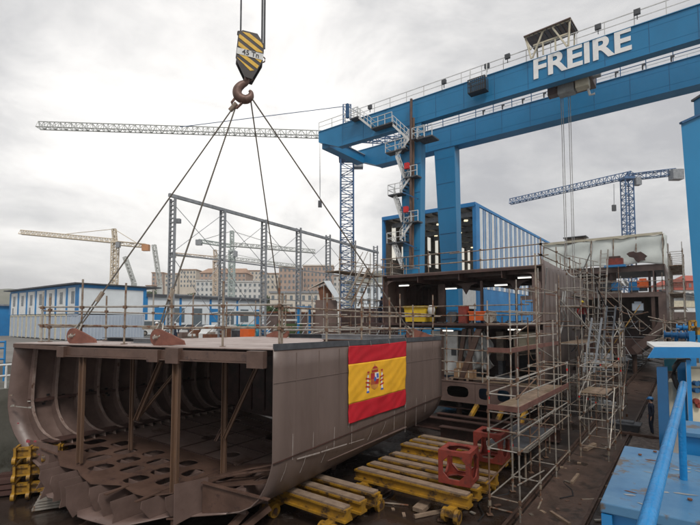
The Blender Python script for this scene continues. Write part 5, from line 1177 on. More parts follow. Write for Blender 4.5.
c = PA(637, 256, 48.3); mb = MB(); pts = [c+SB*x_*.75+Vector((0,0,z_*.75)) for x_, z_ in ((-1.1,.35),(-.8,.55),(-.35,.6),(-.1,.42),(.4,.5),(.75,.2),(1.05,-.1),(.8,-.35),(.85,-.6),(.4,-.55),(.1,-.8),(-.15,-.6),(-.35,-.2),(-.8,-.05),(-.95,.15))]; mb.prism(pts, SA*.03); mb.build('torn_opening', 'primer_dark', tp)
c = PA(576, 241.5, 50); root = thing('roof_box', c, 'dark box unit sitting on top of the tarpaulin roof', 'roof box'); mb = MB(); mb.box(c, 1.7, 1.2, .55, SB); mb.build('body', 'old_steel', root); mb = MB(); mb.box(c+Vector((0,0,.36)), 2.1, 1.5, .1, SB); mb.build('lid', 'dark_grey', root)
c = PA(615, 262, 47.9); root = thing('ventilator', c, 'maroon ventilator box standing in front of the tarpaulin', 'ventilator'); mb = MB(); mb.box(c, 1.3, .9, .6, SB); mb.build('body', 'red_steel', root); mb = MB(); mb.box(c+Vector((0,0,.4)), .9, .8, .2, SB); mb.build('cap', 'primer_dark', root); mb = MB(); mb.box(c-Vector((0,0,.4)), 1.7, .9, .2, SB); mb.build('base', 'bright_blue', root)
# bits on the far deck
mb = MB(); mb.grid(lambda i, j: PA(620+9*i, 286-8*j*(1-abs(i-.5)*1.2), 48.6)+SA*.3*math.sin(8*i+5*j), 12, 8); tag(mb.build('cloth', 'white', smooth=True, base=PA(625,288,48.6), solid=.02), 'crumpled white cloth on the deck rail of the far section', 'cloth')
for k, (px, py, m_, nm, lab) in enumerate(((617,287,'bright_blue','blue_machine','blue pump left of the white cloth on the far section'),(634,287,'bright_blue','blue_machine','blue machine right of the white cloth on the far section'),(643,284,'orange','gas_locker','orange brown locker on the far section deck'),(638,307,'container','notice_board','pale blue box inside the lower opening of the far section'),(607,287,'dark_grey','toolbox','dark toolbox at the left on the far section deck'))):
    c = PA(px, py, 49.4); s_ = .55; root = thing(nm, c, lab, 'machine' if 'machine' in nm else 'locker'); mb = MB(); mb.box(c, s_*1.6, s_, s_*1.2, SB); mb.build('body', m_, root); mb = MB(); mb.box(c+Vector((0,0,s_*.75)), s_*1.0, s_*.6, s_*.35, SB); mb.build('lid', m_, root); mb = MB(); mb.box(c-Vector((0,0,s_*.9)), s_*1.2, s_*.7, s_*.6, SB); mb.build('base', 'dark_grey', root)
railing([S(A3-.1, B3L+3), S(A3-.1, B3R-.2)], zc(4.44), (.5, 1.0), 'scaffold tube guard rail on the middle deck of the far section', 2.2, 1.5)
railing([S(A3-.5, B3L+3), S(A3-.5, B3R-2)], zc(.6), (.6, 1.15), 'scaffold tube guard rail before the lower opening of the far section', 2.2, 1.5)
for k, (p0, p1) in enumerate((((606,292),(652,330)),((600,292),(648,312)))):
    mb = MB(); a = PA(*p0, 47.6); b = PA(*p1, 46.5); mb.path([a.lerp(b, t)-Vector((0,0,1.0*math.sin(math.pi*t)*k)) for t in [i/8 for i in range(9)]], .05, 6); tag(mb.build('hose', 'old_steel' if k == 0 else 'rust_steel', base=a), ['pale hose slanting down across the far section opening','rusty sagging hose across the far section opening'][k], 'hose')
# ================= scaffold towers =================
def tower(a0, na, da, b0, b1, tops, levels, plat, lab, base=None, brace=True, extra=None, rr=.026, toe=True, name='scaffold_tower'):
    rt = random.Random(int(a0*100+b0*10)); root = thing(name, fpt(a0, b0) if base is None else S(a0, b0, base), lab, 'scaffold', 'tube scaffold towers')
    zb = (lambda p: zf(p.x, p.y)) if base is None else (lambda p: base)
    for i in range(na+1):
        for j, b in enumerate((b0, b1)):
            p = S(a0+da*i, b); z0 = zb(p); tp_ = tops[i][j] if isinstance(tops, list) else tops+rt.uniform(-.3,.5)
            m_ = rt.choice(['galv','galv','galv_rusty','rust_steel' if rt.random() < .3 else 'galv'])
            mb = MB(); mb.tube(Vector((p.x,p.y,z0+.02)), Vector((p.x,p.y,tp_)), rr, 8); o = mb.build('standard', m_, root)
            mb = MB(); mb.box(Vector((p.x,p.y,z0+.02)), .17, .17, .02)
            z = z0+.5
            mb.build('base_plate', 'rust_steel', o)
            mb = MB(); mb.tube(Vector((p.x,p.y,z0+.28)), Vector((p.x,p.y,z0+.42)), rr*1.9, 8); mb.build('jack_nut', 'galv_rusty', o)
            for z in levels:
                if z < tp_ and z > z0: mb = MB(); mb.tube(Vector((p.x,p.y,z-.05)), Vector((p.x,p.y,z+.05)), rr*1.9, 8); mb.build('coupler', 'rust_steel' if rt.random() < .6 else 'galv', o)
            if rt.random() < .5: mb = MB(); zz = rt.uniform(z0+1, min(tp_, z0+4)); mb.tube(Vector((p.x,p.y,zz)), Vector((p.x,p.y,zz+.09)), rr*1.3, 8); mb.build('red_sleeve', 'red', o)
    for z in levels:
        for j, b in enumerate((b0, b1)):
            for i in range(na):
                t0 = tops[i][j] if isinstance(tops, list) else tops; t1 = tops[i+1][j] if isinstance(tops, list) else tops
                if z < min(t0, t1)+.05:
                    mb = MB(); mb.tube(S(a0+da*i-.04, b, z+rt.uniform(-.02,.02)), S(a0+da*(i+1)+.04, b, z+rt.uniform(-.02,.02)), rr*.85, 8); mb.build('ledger', rt.choice(['galv','galv','galv_rusty']), root)
        for i in range(na+1):
            t0 = min(tops[i]) if isinstance(tops, list) else tops
            if z < t0+.05: mb = MB(); mb.tube(S(a0+da*i, b0-.04, z), S(a0+da*i, b1+.04, z), rr*.85, 8); mb.build('transom', rt.choice(['galv','galv_rusty']), root)
    for (z, i0, i1, tb) in plat:
        mb_ = None; nb = max(2, int((b1-b0)/.3)); w_ = (b1-b0-.06)/nb
        for i in range(i0, i1):
            for q in range(nb):
                mb = MB(); mb.sbox(a0+da*i+.02, a0+da*(i+1)-.02, b0+.04+w_*q, b0+.04+w_*(q+1)-.012, z+.03, z+.07+.006*(q%2)); mb.build('platform_board', 'plank' if (i+q) % 3 else 'wet_plank', root)
        if tb:
            for (aa0, aa1, bb0, bb1) in ((a0+da*i0-.0, a0+da*i1, b1+.02, b1+.045), (a0+da*i0-.045, a0+da*i0-.02, b0, b1)): mb = MB(); mb.sbox(aa0, aa1, bb0, bb1, z+.04, z+.2); mb.build('toe_board', 'toe_board', root)
    for q in range(int(na*1.5)):
        i = rt.randrange(na); j = rt.choice((b0, b1)); z0 = rt.uniform(levels[0], levels[-2]); z1 = z0+rt.uniform(-1.2, 2.0); z1 = max(levels[0]-.3, min(levels[-1], z1))
        if base is None: mb = MB(); mb.tube(S(a0+da*i-.3, j+.05, z0), S(a0+da*(i+rt.choice((1,1,1.6)))+.2, j+.06+rt.uniform(-.2,.1), z1), rr*.85, 6); mb.build('diagonal_brace', rt.choice(['galv','galv_rusty','rust_steel']), root)
    if brace:
        for i in range(0, na, 1 if brace is True else brace):
            lv = [levels[0]]+[l for l in levels if l > levels[0]]; z0 = levels[0]; z1 = min(z0+2.2, levels[-1]); s_ = i % 2
            mb = MB(); mb.tube(S(a0+da*(i+s_), b1+.04, z0), S(a0+da*(i+1-s_), b1+.04, z1), rr*.8, 8); mb.build('diagonal_brace', 'galv', root)
    return root
tower(13.35, 3, 2.12, -4.98, -4.1, [[.55,.5],[.1,4.1],[2.0,1.9],[.6,.2]], [-3.3,-1.9,-1.35,-.82,-.3,.18], [(-.80,0,3,True)], 'nearest tube scaffold tower with a brown planked platform in front of the second section', brace=False)
tower(15.9, 2, 3.4, -5.9, -5.1, [[2.6,3.0],[3.6,4.6],[4.4,3.6]], [-2.2,-.2,.75,1.25,1.75,2.2,3.2], [(.72,0,2,True)], 'scaffold tower hugging the dark side of the second section, with a maroon toe board above', brace=False)
tower(20.6, 2, 1.9, -3.85, -2.85, [[.4,.9],[.9,1.2],[1.3,.8]], [-3.2,-2.1,-1.15,-.55,.0], [(-1.12,0,1,False)], 'low scaffold tower with a pale board to the right of the nearest tower')
tower(24.6, 3, 1.9, -5.4, -4.4, [[4.2,4.9],[5.0,5.0],[4.6,5.2],[5.0,4.8]], [-2.6,-1.2,-.3,.7,1.6,2.6,3.5,4.4], [(.7,0,3,False),(2.6,1,3,False)], 'tall scaffold tower standing right of the brown side plate')
tower(30.4, 3, 2.1, -7.0, -5.8, [[4.4,5.9],[6.2,5.8],[5.4,6.1],[6.0,5.8]], [-2.2,-.9,.3,1.3,2.3,3.4,4.6], [(1.3,0,3,False),(3.4,0,2,False)], 'scaffold tower between the tall tower and the far section')
tower(46.4, 1, 1.4, -8.2, -5.2, 6.2, [-1.4,0.4,1.6,3,4.4,5.4], [(.4,0,1,False)], 'scaffold bay in front of the far section opening', rr=.03)
tower(38.6, 3, 2.2, -9.2, -8.0, 6.4, [-2,-.8,.4,1.6,2.8,4,5.2], [(1.6,0,3,False),(4,0,3,False)], 'dense scaffold behind the tall towers to the left of the far opening', rr=.03)
tower(47.8, 6, 1.7, -1.6, -.6, 8.3, [-1.8,-.6,.6,1.8,3,4.2,5.4,6.6,7.8], [(1.8,0,6,False),(4.2,0,6,False),(6.6,0,6,False)], 'dense scaffold wall along the right side of the far section', rr=.03, brace=2)
tower(42.5, 2, 1.8, -1.9, -.3, 1.9, [-2,-1,0,.9,1.7], [(0,0,2,False)], 'low scaffold beside the pile of tubes under the far section', rr=.03)
tower(22.0, 3, 1.7, -18.9, -17.6, [[4.2,6.6],[6.4,6.9],[6.2,6.5],[6.0,6.3]], [1.0,2.1,3.3,4.4,5.1,5.7], [(4.95,0,3,False)], 'scaffold stair tower with a long plank deck left of the gantry legs', base=-.58, brace=False)
tower(27.6, 2, 2.0, -18.6, -17.2, 6.6, [1.0,2.1,3.3,4.4,5.3,6.0], [(3.3,0,2,False)], 'scaffold behind the stair tower near the gantry stairs', base=-.58)
tower(26.4, 1, 1.9, -3.9, -3.0, [[1.4,2.0],[2.4,1.8]], [-2.6,-1.5,-.5,.5,1.4], [(-.5,0,1,False)], 'narrow scaffold tower right of the tall one near the slip path')
tower(43.6, 2, 1.9, -12.5, -10.2, 5.8, [-1.2,0,1.2,2.4,3.6,4.8], [(1.2,0,2,False),(3.6,0,2,False)], 'scaffold bay to the left of the far section opening')
# ladders leaning in the towers
def ladder(p, q, wd, m, lab, sx=None, treads=False):
    p = Vector(p); q = Vector(q); root = thing('stair_ladder' if treads else 'ladder', p, lab, 'ladder'); x = (sx or SA)*wd
    for k in (0, 1): mb = MB(); mb.bar(p+x*k, q+x*k, .05, .1); mb.build('stringer', m, root)
    n = int((q-p).length/.28)
    for i in range(1, n): t = p.lerp(q, i/n); mb = MB(); mb.bar(t, t+x, .16 if treads else .035, .03); mb.build('rung', m, root)
    if treads:
        mb = MB(); mb.bar(p+Vector((0,0,1)), q+Vector((0,0,1)), .045); mb.build('handrail', 'galv', root)
lz = P(345,310,27.5)
ladder(P(351,306,27), P(368,268,27), .7, 'galv_rusty', 'steep scaffold stair rising to the plank deck left of the gantry legs', SA, True)
ladder(P(345,300,28), P(363,268,28), .7, 'galv_rusty', 'scaffold stair just behind the front one left of the gantry legs', SA, True)
gl = [((584,372),(592,318),21.5,'left blue-grey ladder standing in the scaffolds right of the side plate'),((601,364),(607,306),24.5,'right blue-grey ladder standing in the scaffolds right of the side plate'),((596,352),(601,250),30,'tall narrow ladder in the scaffold beyond the side plate')]
for p0, p1, Y, lab in gl: ladder(P(*p0, Y), P(*p1, Y+.4), .42, 'grey_steel' if Y < 29 else 'galv', lab, SB)
for k, (p0, p1, Y) in enumerate((((575,312),(606,352),22),((586,318),(612,350),23),((603,360),(640,305),30),((560,300),(590,330),24),((612,340),(622,322),34),((566,255),(598,262),34))):
    mb = MB(); mb.tube(P(*p0, Y), P(*p1, Y+.5), .032, 8); mb.build; o = mb.build('scaffold_tube', 'galv' if k != 2 else 'yellow', base=P(*p0, Y)); tag(o, ['long pale tube slanting through the scaffolds, left of two parallel ones','long pale tube slanting through the scaffolds, right of two parallel ones','yellowish slanting tube below the far section opening','slanting tube in front of the brown side plate','short slanting tube at the far section','nearly level tube before the tarpaulin'][k], 'tube')
# hanging whitish hose on the side plate
c = [pb(563,292,BR+.12), pb(562,303,BR+.15), pb(561.5,312,BR+.12), pb(564,318,BR+.2), pb(562,326,BR+.15), pb(560,334,BR+.18)]
mb = MB(); mb.path(c, .05, 6); mb.path([x+Vector((.14,0,.1)) for x in c[:4]], .04, 6); tag(mb.build('lifting_strap', 'rope_pale', base=c[0]), 'pale knotted strap hanging on the brown side plate', 'strap')
for k in range(14):
    p0 = S(RD.uniform(21, 40), RD.uniform(-6.2, -3.2), RD.uniform(.5, 5.0)); p1 = p0+SA*RD.uniform(-4, 5)+SB*RD.uniform(-1.0, 1.6)+Vector((0,0,RD.uniform(-3.5,1)))
    mb = MB(); sg = RD.uniform(.2,1.2); mb.path([p0.lerp(p1, t)-Vector((0,0,sg*math.sin(math.pi*t))) for t in [i/8 for i in range(9)]], RD.choice((.018,.025,.03)), 5)
    tag(mb.build('hanging_cable', RD.choice(['black','rope_pale','rust_steel','rope_pale']), base=p0), 'slack cable or hose looped through the scaffolds right of the brown side plate', 'cable', 'cables looped through the scaffolds')
# pile of tubes, rubbish far down the slip
for k in range(34):
    c = PF(665-R.random()*34, 356+R.random()*12)+Vector((0,0,.25+R.random()*1.0)); an = R.uniform(0, 3.1); d = Vector((math.cos(an), math.sin(an), R.uniform(-.15,.2)))*R.uniform(.4,1.5)
    mb = MB(); mb.tube(c-d, c+d, .05, 6); tag(mb.build('scrap_tube', R.choice(['galv','galv_rusty','stucco_white']), base=c), 'pale scaffold tube lying jumbled in the heap under the far section', 'tube', 'heap of scaffold tubes')
for k in range(26):
    px = 655+R.random()*45; c = P(px, 318+R.random()*24, 36+R.random()*6); an = R.uniform(0, 3.1); d = Vector((math.cos(an), math.sin(an), R.uniform(-.25,.35)))*R.uniform(.6,1.8)
    mb = MB(); mb.tube(c-d, c+d, .045, 6); tag(mb.build('scaffold_tube', R.choice(['galv','galv_rusty','old_steel']), base=c), 'loose scaffold tube stacked among others on the quay by the maroon wall', 'tube', 'loose tubes by the maroon wall')
# ================= trolleys =================
def trolley(a0, n, b0, b1, lab, da=.68, dz=0):
    c = fpt(a0, (b0+b1)/2); root = thing('hull_trolley', c, lab, 'trolley', 'yellow wheeled trolleys under the flag section'); z0 = c.z
    for i in range(n):
        a = a0+da*i; mb = MB(); f0 = fpt(a, 0).z
        mb.sbox(a, a+.34, b0, b1, z0+.42, z0+.48); mb.sbox(a, a+.34, b0, b1, z0+.70, z0+.755); mb.sbox(a+.07, a+.27, b0+.005, b1-.005, z0+.48, z0+.70); o = mb.build('cross_beam', 'yellow', root)
        mb = MB(); mb.sbox(a+.03, a+.31, b0+.12, b1-.06, z0+.758, z0+.81); mb.build('timber_pad', 'plank', o)
    for b in (b0+.45, b1-.45):
        mb = MB(); mb.sbox(a0-.35, a0+da*n+.25, b-.12, b+.12, z0+.22, z0+.415); o = mb.build('bogie_frame', 'yellow', root)
        for a in (a0-.15, a0+da*n+.0):
            mb = MB(); mb.path([S(a, b-.24, z0+.2), S(a, b-.13, z0+.2)], .2, 20); mb.path([S(a, b+.13, z0+.2), S(a, b+.24, z0+.2)], .2, 20); w_ = mb.build('wheel', 'yellow', root)
            mb = MB(); mb.path([S(a, b-.26, z0+.2), S(a, b+.26, z0+.2)], .085, 10); mb.build('axle', 'rail_steel', w_)
    return root
trolley(9.55, 3, -10.6, -7.45, 'nearest yellow trolley under the flag side, three timber-topped beams')
trolley(12.3, 4, -9.2, -5.2, 'yellow trolley with four long beams carrying the left red cube', .72)
trolley(15.6, 3, -9.4, -5.5, 'yellow trolley farther back carrying the right red cube', .72)
trolley(9.2, 3, -17.2, -14.6, 'yellow trolley hidden in the shade under the far bilge')
# red cube frames
def cubef(c, s_, rot, lab):
    root = thing('cube_frame', c, lab, 'steel support', 'red octagon-cut cube supports'); x = Matrix.Rotation(rot, 3, 'Z') @ SB; y = Vector((-x.y, x.x, 0)); z = Vector((0,0,1)); o0 = Vector(c)+z*s_/2
    ch = .62
    for k, (nn, u, v) in enumerate(((x,y,z),(-x,y,z),(y,x,z),(-y,x,z),(z,x,y),(-z,x,y))):
        r_ = s_*.36; oc = [(r_,r_*.45),(r_*.45,r_),(-r_*.45,r_),(-r_,r_*.45),(-r_,-r_*.45),(-r_*.45,-r_),(r_*.45,-r_),(r_,-r_*.45)]
        h_ = s_/2-(0 if k < 2 else .026); h2_ = s_/2-(.026 if k > 3 else 0)
        mbx = holed_plate([Vector((-h_,-h2_,0)), Vector((h_,-h2_,0)), Vector((h_,h2_,0)), Vector((-h_,h2_,0))], [[Vector((p_[0], p_[1], 0)) for p_ in oc]], .025)
        mbx.v = [o0+nn*(s_/2-.001*k)+u*q.x+v*q.y+nn*q.z for q in mbx.v]; mbx.build('side_plate' if k < 4 else 'end_plate', 'red_steel', root)
        mbx = MB(); mbx.path([o0+nn*(s_/2-.03)+u*p_[0]*1.03+v*p_[1]*1.03 for p_ in oc+oc[:1]], .022, 4); mbx.build('collar', 'red_steel', root)
    return root
p = PF(459, 480, .82); cubef((p.x, p.y, fpt(*ab(p)).z+.82), .98, .12, 'red steel cube with octagonal holes standing nearer on the yellow trolley')
p = PF(492, 459, .82); cubef((p.x, p.y, fpt(*ab(p)).z+.82), .98, .05, 'red steel cube with octagonal holes standing farther back beside the grating')
# aluminium walkway grating at low level
root = thing('grating_walkway', fpt(18.6, -6), 'low dark grating walkway with pale perforated edges behind the red cubes', 'walkway'); zg = fpt(18.6,-6).z+.95
mb = MB(); mb.sbox(16.9, 20.6, -6.4, -4.9, zg, zg+.04); mb.build('deck_grating', 'dark_grey', root)
for (a0, a1, b0, b1) in ((16.86,20.6,-4.9,-4.86),(16.82,16.86,-6.4,-4.9),(16.86,20.6,-6.44,-6.4)):
    mb = MB(); mb.sbox(a0,a1,b0,b1,zg-.08,zg+.05); o = mb.build('edge_channel', 'galv', root)
for (a, b) in ((17,-6.3),(20.4,-6.3),(17,-5),(20.4,-5)): p = fpt(a, b); mb = MB(); mb.tube(p, Vector((p.x,p.y,zg)), .04, 8); mb.build('leg', 'galv_rusty', root)
for k in range(18): mb = MB(); mb.sbox(17.0+.2*k, 17.1+.2*k, -4.858, -4.85, zg-.03, zg+.01); mb.build('slot', 'black', root)
# yellow stacked keel stools + grating stack on the left
for k in range(3):
    c = PF(40, 493); zb = c.z+.56*k; root = thing('keel_stool', (c.x,c.y,zb), ['bottom','middle','top'][k]+' yellow beam stool of the stack under the left bilge', 'stool', 'yellow stools stacked under the left bilge'); x = Vector((.93,.36,0)); y = Vector((-.36,.93,0)); c2 = Vector((c.x,c.y,zb))
    for yy in (-.35, .35):
        mb = MB(); mb.box(c2+y*yy+Vector((0,0,.46)), 1.4, .2, .06, x); mb.box(c2+y*yy+Vector((0,0,.33)), 1.36, .05, .2, x); mb.box(c2+y*yy+Vector((0,0,.2)), 1.4, .2, .05, x); mb.build('beam', 'yellow', root)
    for xx in (-.6,-.2,.2,.6):
        mb = MB(); mb.box(c2+x*xx+Vector((0,0,.30)), .07, 1.1, .46, x); mb.build('rib', 'yellow', root)
        mb = MB(); q = c2+x*xx-y*.55+Vector((0,0,.14)); mb.path([q-x*.05, q+x*.05], .12, 14); mb.build('roller', 'yellow', root)
c = PF(62, 507); 
for k in range(4):
    root = thing('scaffold_board', (c.x,c.y,c.z+.1+.09*k), ['lowest','second','third','topmost'][k]+' silver scaffold board of the pile in front of the yellow stools', 'scaffold board', 'silver boards piled by the yellow stools'); x = Vector((.9,.43,0)); cc = Vector((c.x+.05*k,c.y,c.z+.1+.09*k))
    mb = MB(); mb.box(cc, 1.5, .3, .03, x); mb.build('deck', 'galv', root)
    for yy in (-.17,.17): mb = MB(); mb.box(cc+Vector((-.43,.9,0))*yy, 1.5, .03, .07, x); mb.build('edge', 'galv', root)
for k, (px, py) in enumerate(((12,500),(25,492),(5,478))):
    p = PF(px, py); mb = MB()
    for q in range(3): mb.bar(p+Vector((-1.0,.1*q,.15+.16*q)), p+Vector((1.0,.8+.1*q,.15+.16*q)), .3, .12)
    tag(mb.build('beam_pile', 'primer_dark', base=p), ['rusty beam pile low at the left beside the dock wall','rusty beam pile behind the first one by the dock wall','rusty beam pile at the left edge of the pit'][k], 'beam pile')
# junk on the floor
for k, (px, py, m_, lab) in enumerate(((604,410,'white_steel','small white dinghy-like crate on the floor under the right scaffold'),(598,408,'sheet','grey bundle beside the white crate on the floor'),(626,432,'dark_grey','dark tub on the floor at the end of the right scaffold'))):
    p = PF(px, py); root = thing('crate', p, lab, 'crate'); x = SB; mb = MB(); mb.hexa([p+SB*i*.5+SA*j*.35 for i, j in ((-1,-1),(1,-1),(1,1),(-1,1))]+[p+SB*i*.62+SA*j*.45+Vector((0,0,.42)) for i, j in ((-1,-1),(1,-1),(1,1),(-1,1))]); mb.build('tub', m_, root)
    mb = MB(); mb.box(p+Vector((0,0,.44)), 1.3, .95, .05, SB); mb.box(p+Vector((0,0,.5)), .7, .5, .1, SB); mb.build('lid', m_, root)
for k in range(90):
    p = PF(300+R.random()*330, 440+R.random()*85); 
    if ab(p)[1] < -7 and R.random() < .6: continue
    s_ = R.uniform(.03,.13); mb = MB(); mb.box(p+Vector((0,0,s_*.2+.02)), s_*R.uniform(1,3), s_, s_*.4, Vector((math.cos(k), math.sin(k), 0))); tag(mb.build('offcut', R.choice(['rust_plate','plank','old_steel','galv']), base=p), 'small steel or wood offcut lying on the dark pit floor', 'offcut', 'offcuts strewn on the pit floor')
for k in range(3):
    p = PF([560,470,340][k], [500,520,520][k]); mb = MB(); pts = [p+SA*(.5*i)+SB*(.3*math.sin(i*1.3+k))+Vector((0,0,.05)) for i in range(10)]; mb.path(pts, .022, 6); tag(mb.build('cable', 'black', base=p), ['black cable on the floor right of the near scaffold tower','black cable on the floor below the trolleys','black cable under the flag section end'][k], 'cable')
for k in range(10):   # timber blocking and angle irons between trolleys and towers
    p = PF([395,430,540,575,600,640,505,560,470,620][k], [505,515,505,480,500,470,512,520,475,490][k]); an = R.uniform(0,3.1); x = Vector((math.cos(an), math.sin(an), 0)); L_ = R.uniform(.5,1.4); mb = MB()
    mb.bar(p-x*L_/2+Vector((0,0,.05)), p+x*L_/2+Vector((0,0,.05)), .09, .09) if k % 2 else mb.tube(p-x*L_/2+Vector((0,0,.03)), p+x*L_/2+Vector((0,0,.04)), .028, 8)
    tag(mb.build('timber_block' if k % 2 else 'steel_rod', 'plank' if k % 2 else 'galv_rusty', base=p), 'loose timber batten dropped on the pit floor' if k % 2 else 'loose steel tube dropped on the pit floor', 'timber' if k % 2 else 'tube', 'battens on the pit floor' if k % 2 else 'tubes on the pit floor')
# hand rails at the left quay edge
def small_rail(pts, m, lab, zs, top, n):
    root = thing('quay_railing', pts[0], lab, 'railing')
    for i in range(n+1): p = pts[0].lerp(pts[1], i/n); mb = MB(); mb.tube(p, p+Vector((0,0,top)), .04, 8); mb.build('post', m, root)
    for z in zs: mb = MB(); mb.tube(pts[0]+Vector((0,0,z)), pts[1]+Vector((0,0,z)), .04, 8); mb.build('rail', m, root)
small_rail([S(-1.0,-20.2,-.6), S(7.5,-20.2,-.6)], 'white_steel', 'white tube railing on the left dock edge', (.45, .85), .85, 9)
small_rail([S(-2.0,-22.6,-.6), S(6.2,-22.6,-.6)], 'bright_blue', 'bright blue railing behind the white one at the left dock edge', (.9, 1.35, 1.6), 1.65, 14)
# vehicles and huts on the left quay
def car(px, Y, m, lab, yaw=0, van=False, L_=4.2):
    c = Vector((P(px,330,Y).x, Y, 0)); root = thing('parked_van' if van else 'parked_car', c, lab, 'van' if van else 'car'); x = SA if yaw == 0 else SB; y = Vector((-x.y, x.x, 0)); h_ = 1.9 if van else 1.45
    prof = [(-L_/2,.35),(-L_/2,.75),(-L_*.46,.9),(-L_*.40,h_-.08),(-L_*.33,h_),(L_*.12,h_),(L_*.27,.98),(L_*.47,.82),(L_/2,.6),(L_/2,.35)]
    mb = MB(); mb.prism([c+x*a_+Vector((0,0,z_))-y*.85 for a_, z_ in prof], y*1.7); mb.build('body', m, root)
    mb = MB(); mb.prism([c+x*a_+Vector((0,0,z_))-y*.87 for a_, z_ in ((-L_*.37,1.0),(-L_*.34,h_-.15),(L_*.1,h_-.15),(L_*.22,1.0))], y*1.74); mb.build('side_window', 'glass', root)
    for a_ in (-L_*.3, L_*.3):
        for s_ in (-1, 1): mb = MB(); mb.path([c+x*a_+y*.72*s_+Vector((0,0,.32)), c+x*a_+y*.9*s_+Vector((0,0,.32))], .32, 14); w_ = mb.build('wheel', 'black', root); mb = MB(); mb.path([c+x*a_+y*.9*s_+Vector((0,0,.32)), c+x*a_+y*.92*s_+Vector((0,0,.32))], .18, 10); mb.build('rim', 'galv', w_)
car(225,40,'white','white parked car beyond the deck rails under the second column')
car(198,44,'dark_grey','dark parked car beyond the near deck rails',1); car(250,46,'teal','teal green parked car right of the white one',1); car(280,52,'white','white parked car beside the maroon hut'); car(152,56,'white','white parked van right of the container row',0,True,4.6); car(266,46,'red_steel','small red car between the third and fourth columns',1)
# maroon hut and steel stores beyond the rails
hu = building('storage_hut', 27.5, 33, -30.5, -29, 2.5, 'primer', 'maroon steel hut with an open dark bay beyond the fourth column', 'hut', 'rust', .15, .15)
b2_ = building('plate_store', 34, 42, -27, -24.6, 3.0, 'primer_dark', 'maroon plate panel store left of the scaffold stairs', 'store', None)
root = thing('green_machine', P(290,322,38), 'small green machine with a pale top in front of the maroon hut', 'machine'); c = Vector((P(290,322,38).x, 38, 0))
for (sx, sy, sz, z, m_, n_) in ((2.0,1.2,1.3,.95,'foliage','body'),(1.6,1.0,.15,1.9,'stucco_white','roof'),(2.2,1.3,.3,.15,'black','chassis')): mb = MB(); mb.box(c+Vector((0,0,z)), sx, sy, sz); mb.build(n_, m_, root)
for s_ in (-.7,.7): mb = MB(); mb.bar(c+Vector((s_,-.4,1.5)), c+Vector((s_,-.4,1.9)), .06); mb.build('roof_post', 'black', root)
root = thing('blue_gantry_frame', Vector((P(304,320,36).x,36,0)), 'small blue steel frame left of the leaning metal sheet', 'frame'); c = Vector((P(304,320,36).x,36,0))
for s_ in (-.45,.45): mb = MB(); mb.bar(c+Vector((s_,0,0)), c+Vector((s_,0,2.9)), .14); mb.build('post', 'bright_blue', root)
mb = MB(); mb.bar(c+Vector((-.6,0,2.9)), c+Vector((.6,0,2.9)), .18); mb.build('cross_beam', 'bright_blue', root)
hs = thing('open_hut', Vector((P(325,320,34).x,34,0)), 'brown open hut with a steep pale metal roof sheet left of the stairs', 'hut'); 
q = [P(311,291,34), P(324,281,34), P(337,300,34), P(341,290,36)]
mb = MB(); mb.add([P(324,281,33.6), P(330,281,36), P(343,302,36), P(337,301,33.6)], [(0,1,2,3)]); mb.build('roof_sheet', 'cabin_white', hs, solid=.05)
mb = MB(); mb.add([P(324,281,33.6), P(330,281,36), P(314,287,36), P(308,289,33.6)], [(0,1,2,3)]); mb.build('roof_sheet', 'stucco', hs, solid=.05)
mb = MB(); mb.prism([P(318,288,34), P(325,285,34), P(331,292,34), P(331,300,34), P(320,300,34)], (0,1.5,0)); mb.build('wall', 'rust', hs)
mb = MB(); zz = P(320,300,34).z; mb.box((P(326,300,34).x,34.8,zz/2), 1.6, 1.6, zz-.01); mb.build('base_wall', 'primer', hs)
for k in range(16):   # steel stock beyond the deck
    px = 290+k*8.5+R.random()*4; c = Vector((P(px,330,32).x, 31+R.random()*4, R.choice([0,0,.9]) if k % 3 else 0)); 
    c.z = 0 if ab(c)[1] < -24.6 else -.6
    mb = MB(); s1 = R.uniform(.8,2.2)
    mb.box(c+Vector((0,0,.45+.2)), s1, .6, .06); mb.box(c+Vector((0,0,.3)), s1*.95, .5, .5, SB); mb.tube(c+Vector((-.4,0,.6)), c+Vector((.5,.3,1.2+R.random())), .05, 6)
    tag(mb.build('steel_stock', R.choice(['primer','rust','rust_plate','grey_steel','old_steel','shed_blue' if k < 4 else 'rust_steel']), base=c), 'piece of stacked steel stock on the left quay behind the flag section', 'steel stock', 'steel stock behind the flag section')
for k in range(9):
    px = 300+k*11+R.random()*6; c = Vector((P(px,330,30).x, 29.5+R.random()*3, 0)); c.z = 0 if ab(c)[1] < -24.6 else -.6; h_ = R.uniform(1.8,3.2)
    mb = MB(); mb.tube(c, c+Vector((R.uniform(-.1,.1),0,h_)), .04, 6); mb.tube(c+Vector((-.7,0,h_*.7)), c+Vector((.8,.2,h_*.7+R.uniform(-.3,.3))), .035, 6); tag(mb.build('tube_trestle', R.choice(['galv_rusty','rust_steel','galv']), base=c), 'rusty tube trestle among the steel stock behind the flag section', 'trestle', 'tube trestles behind the flag section')
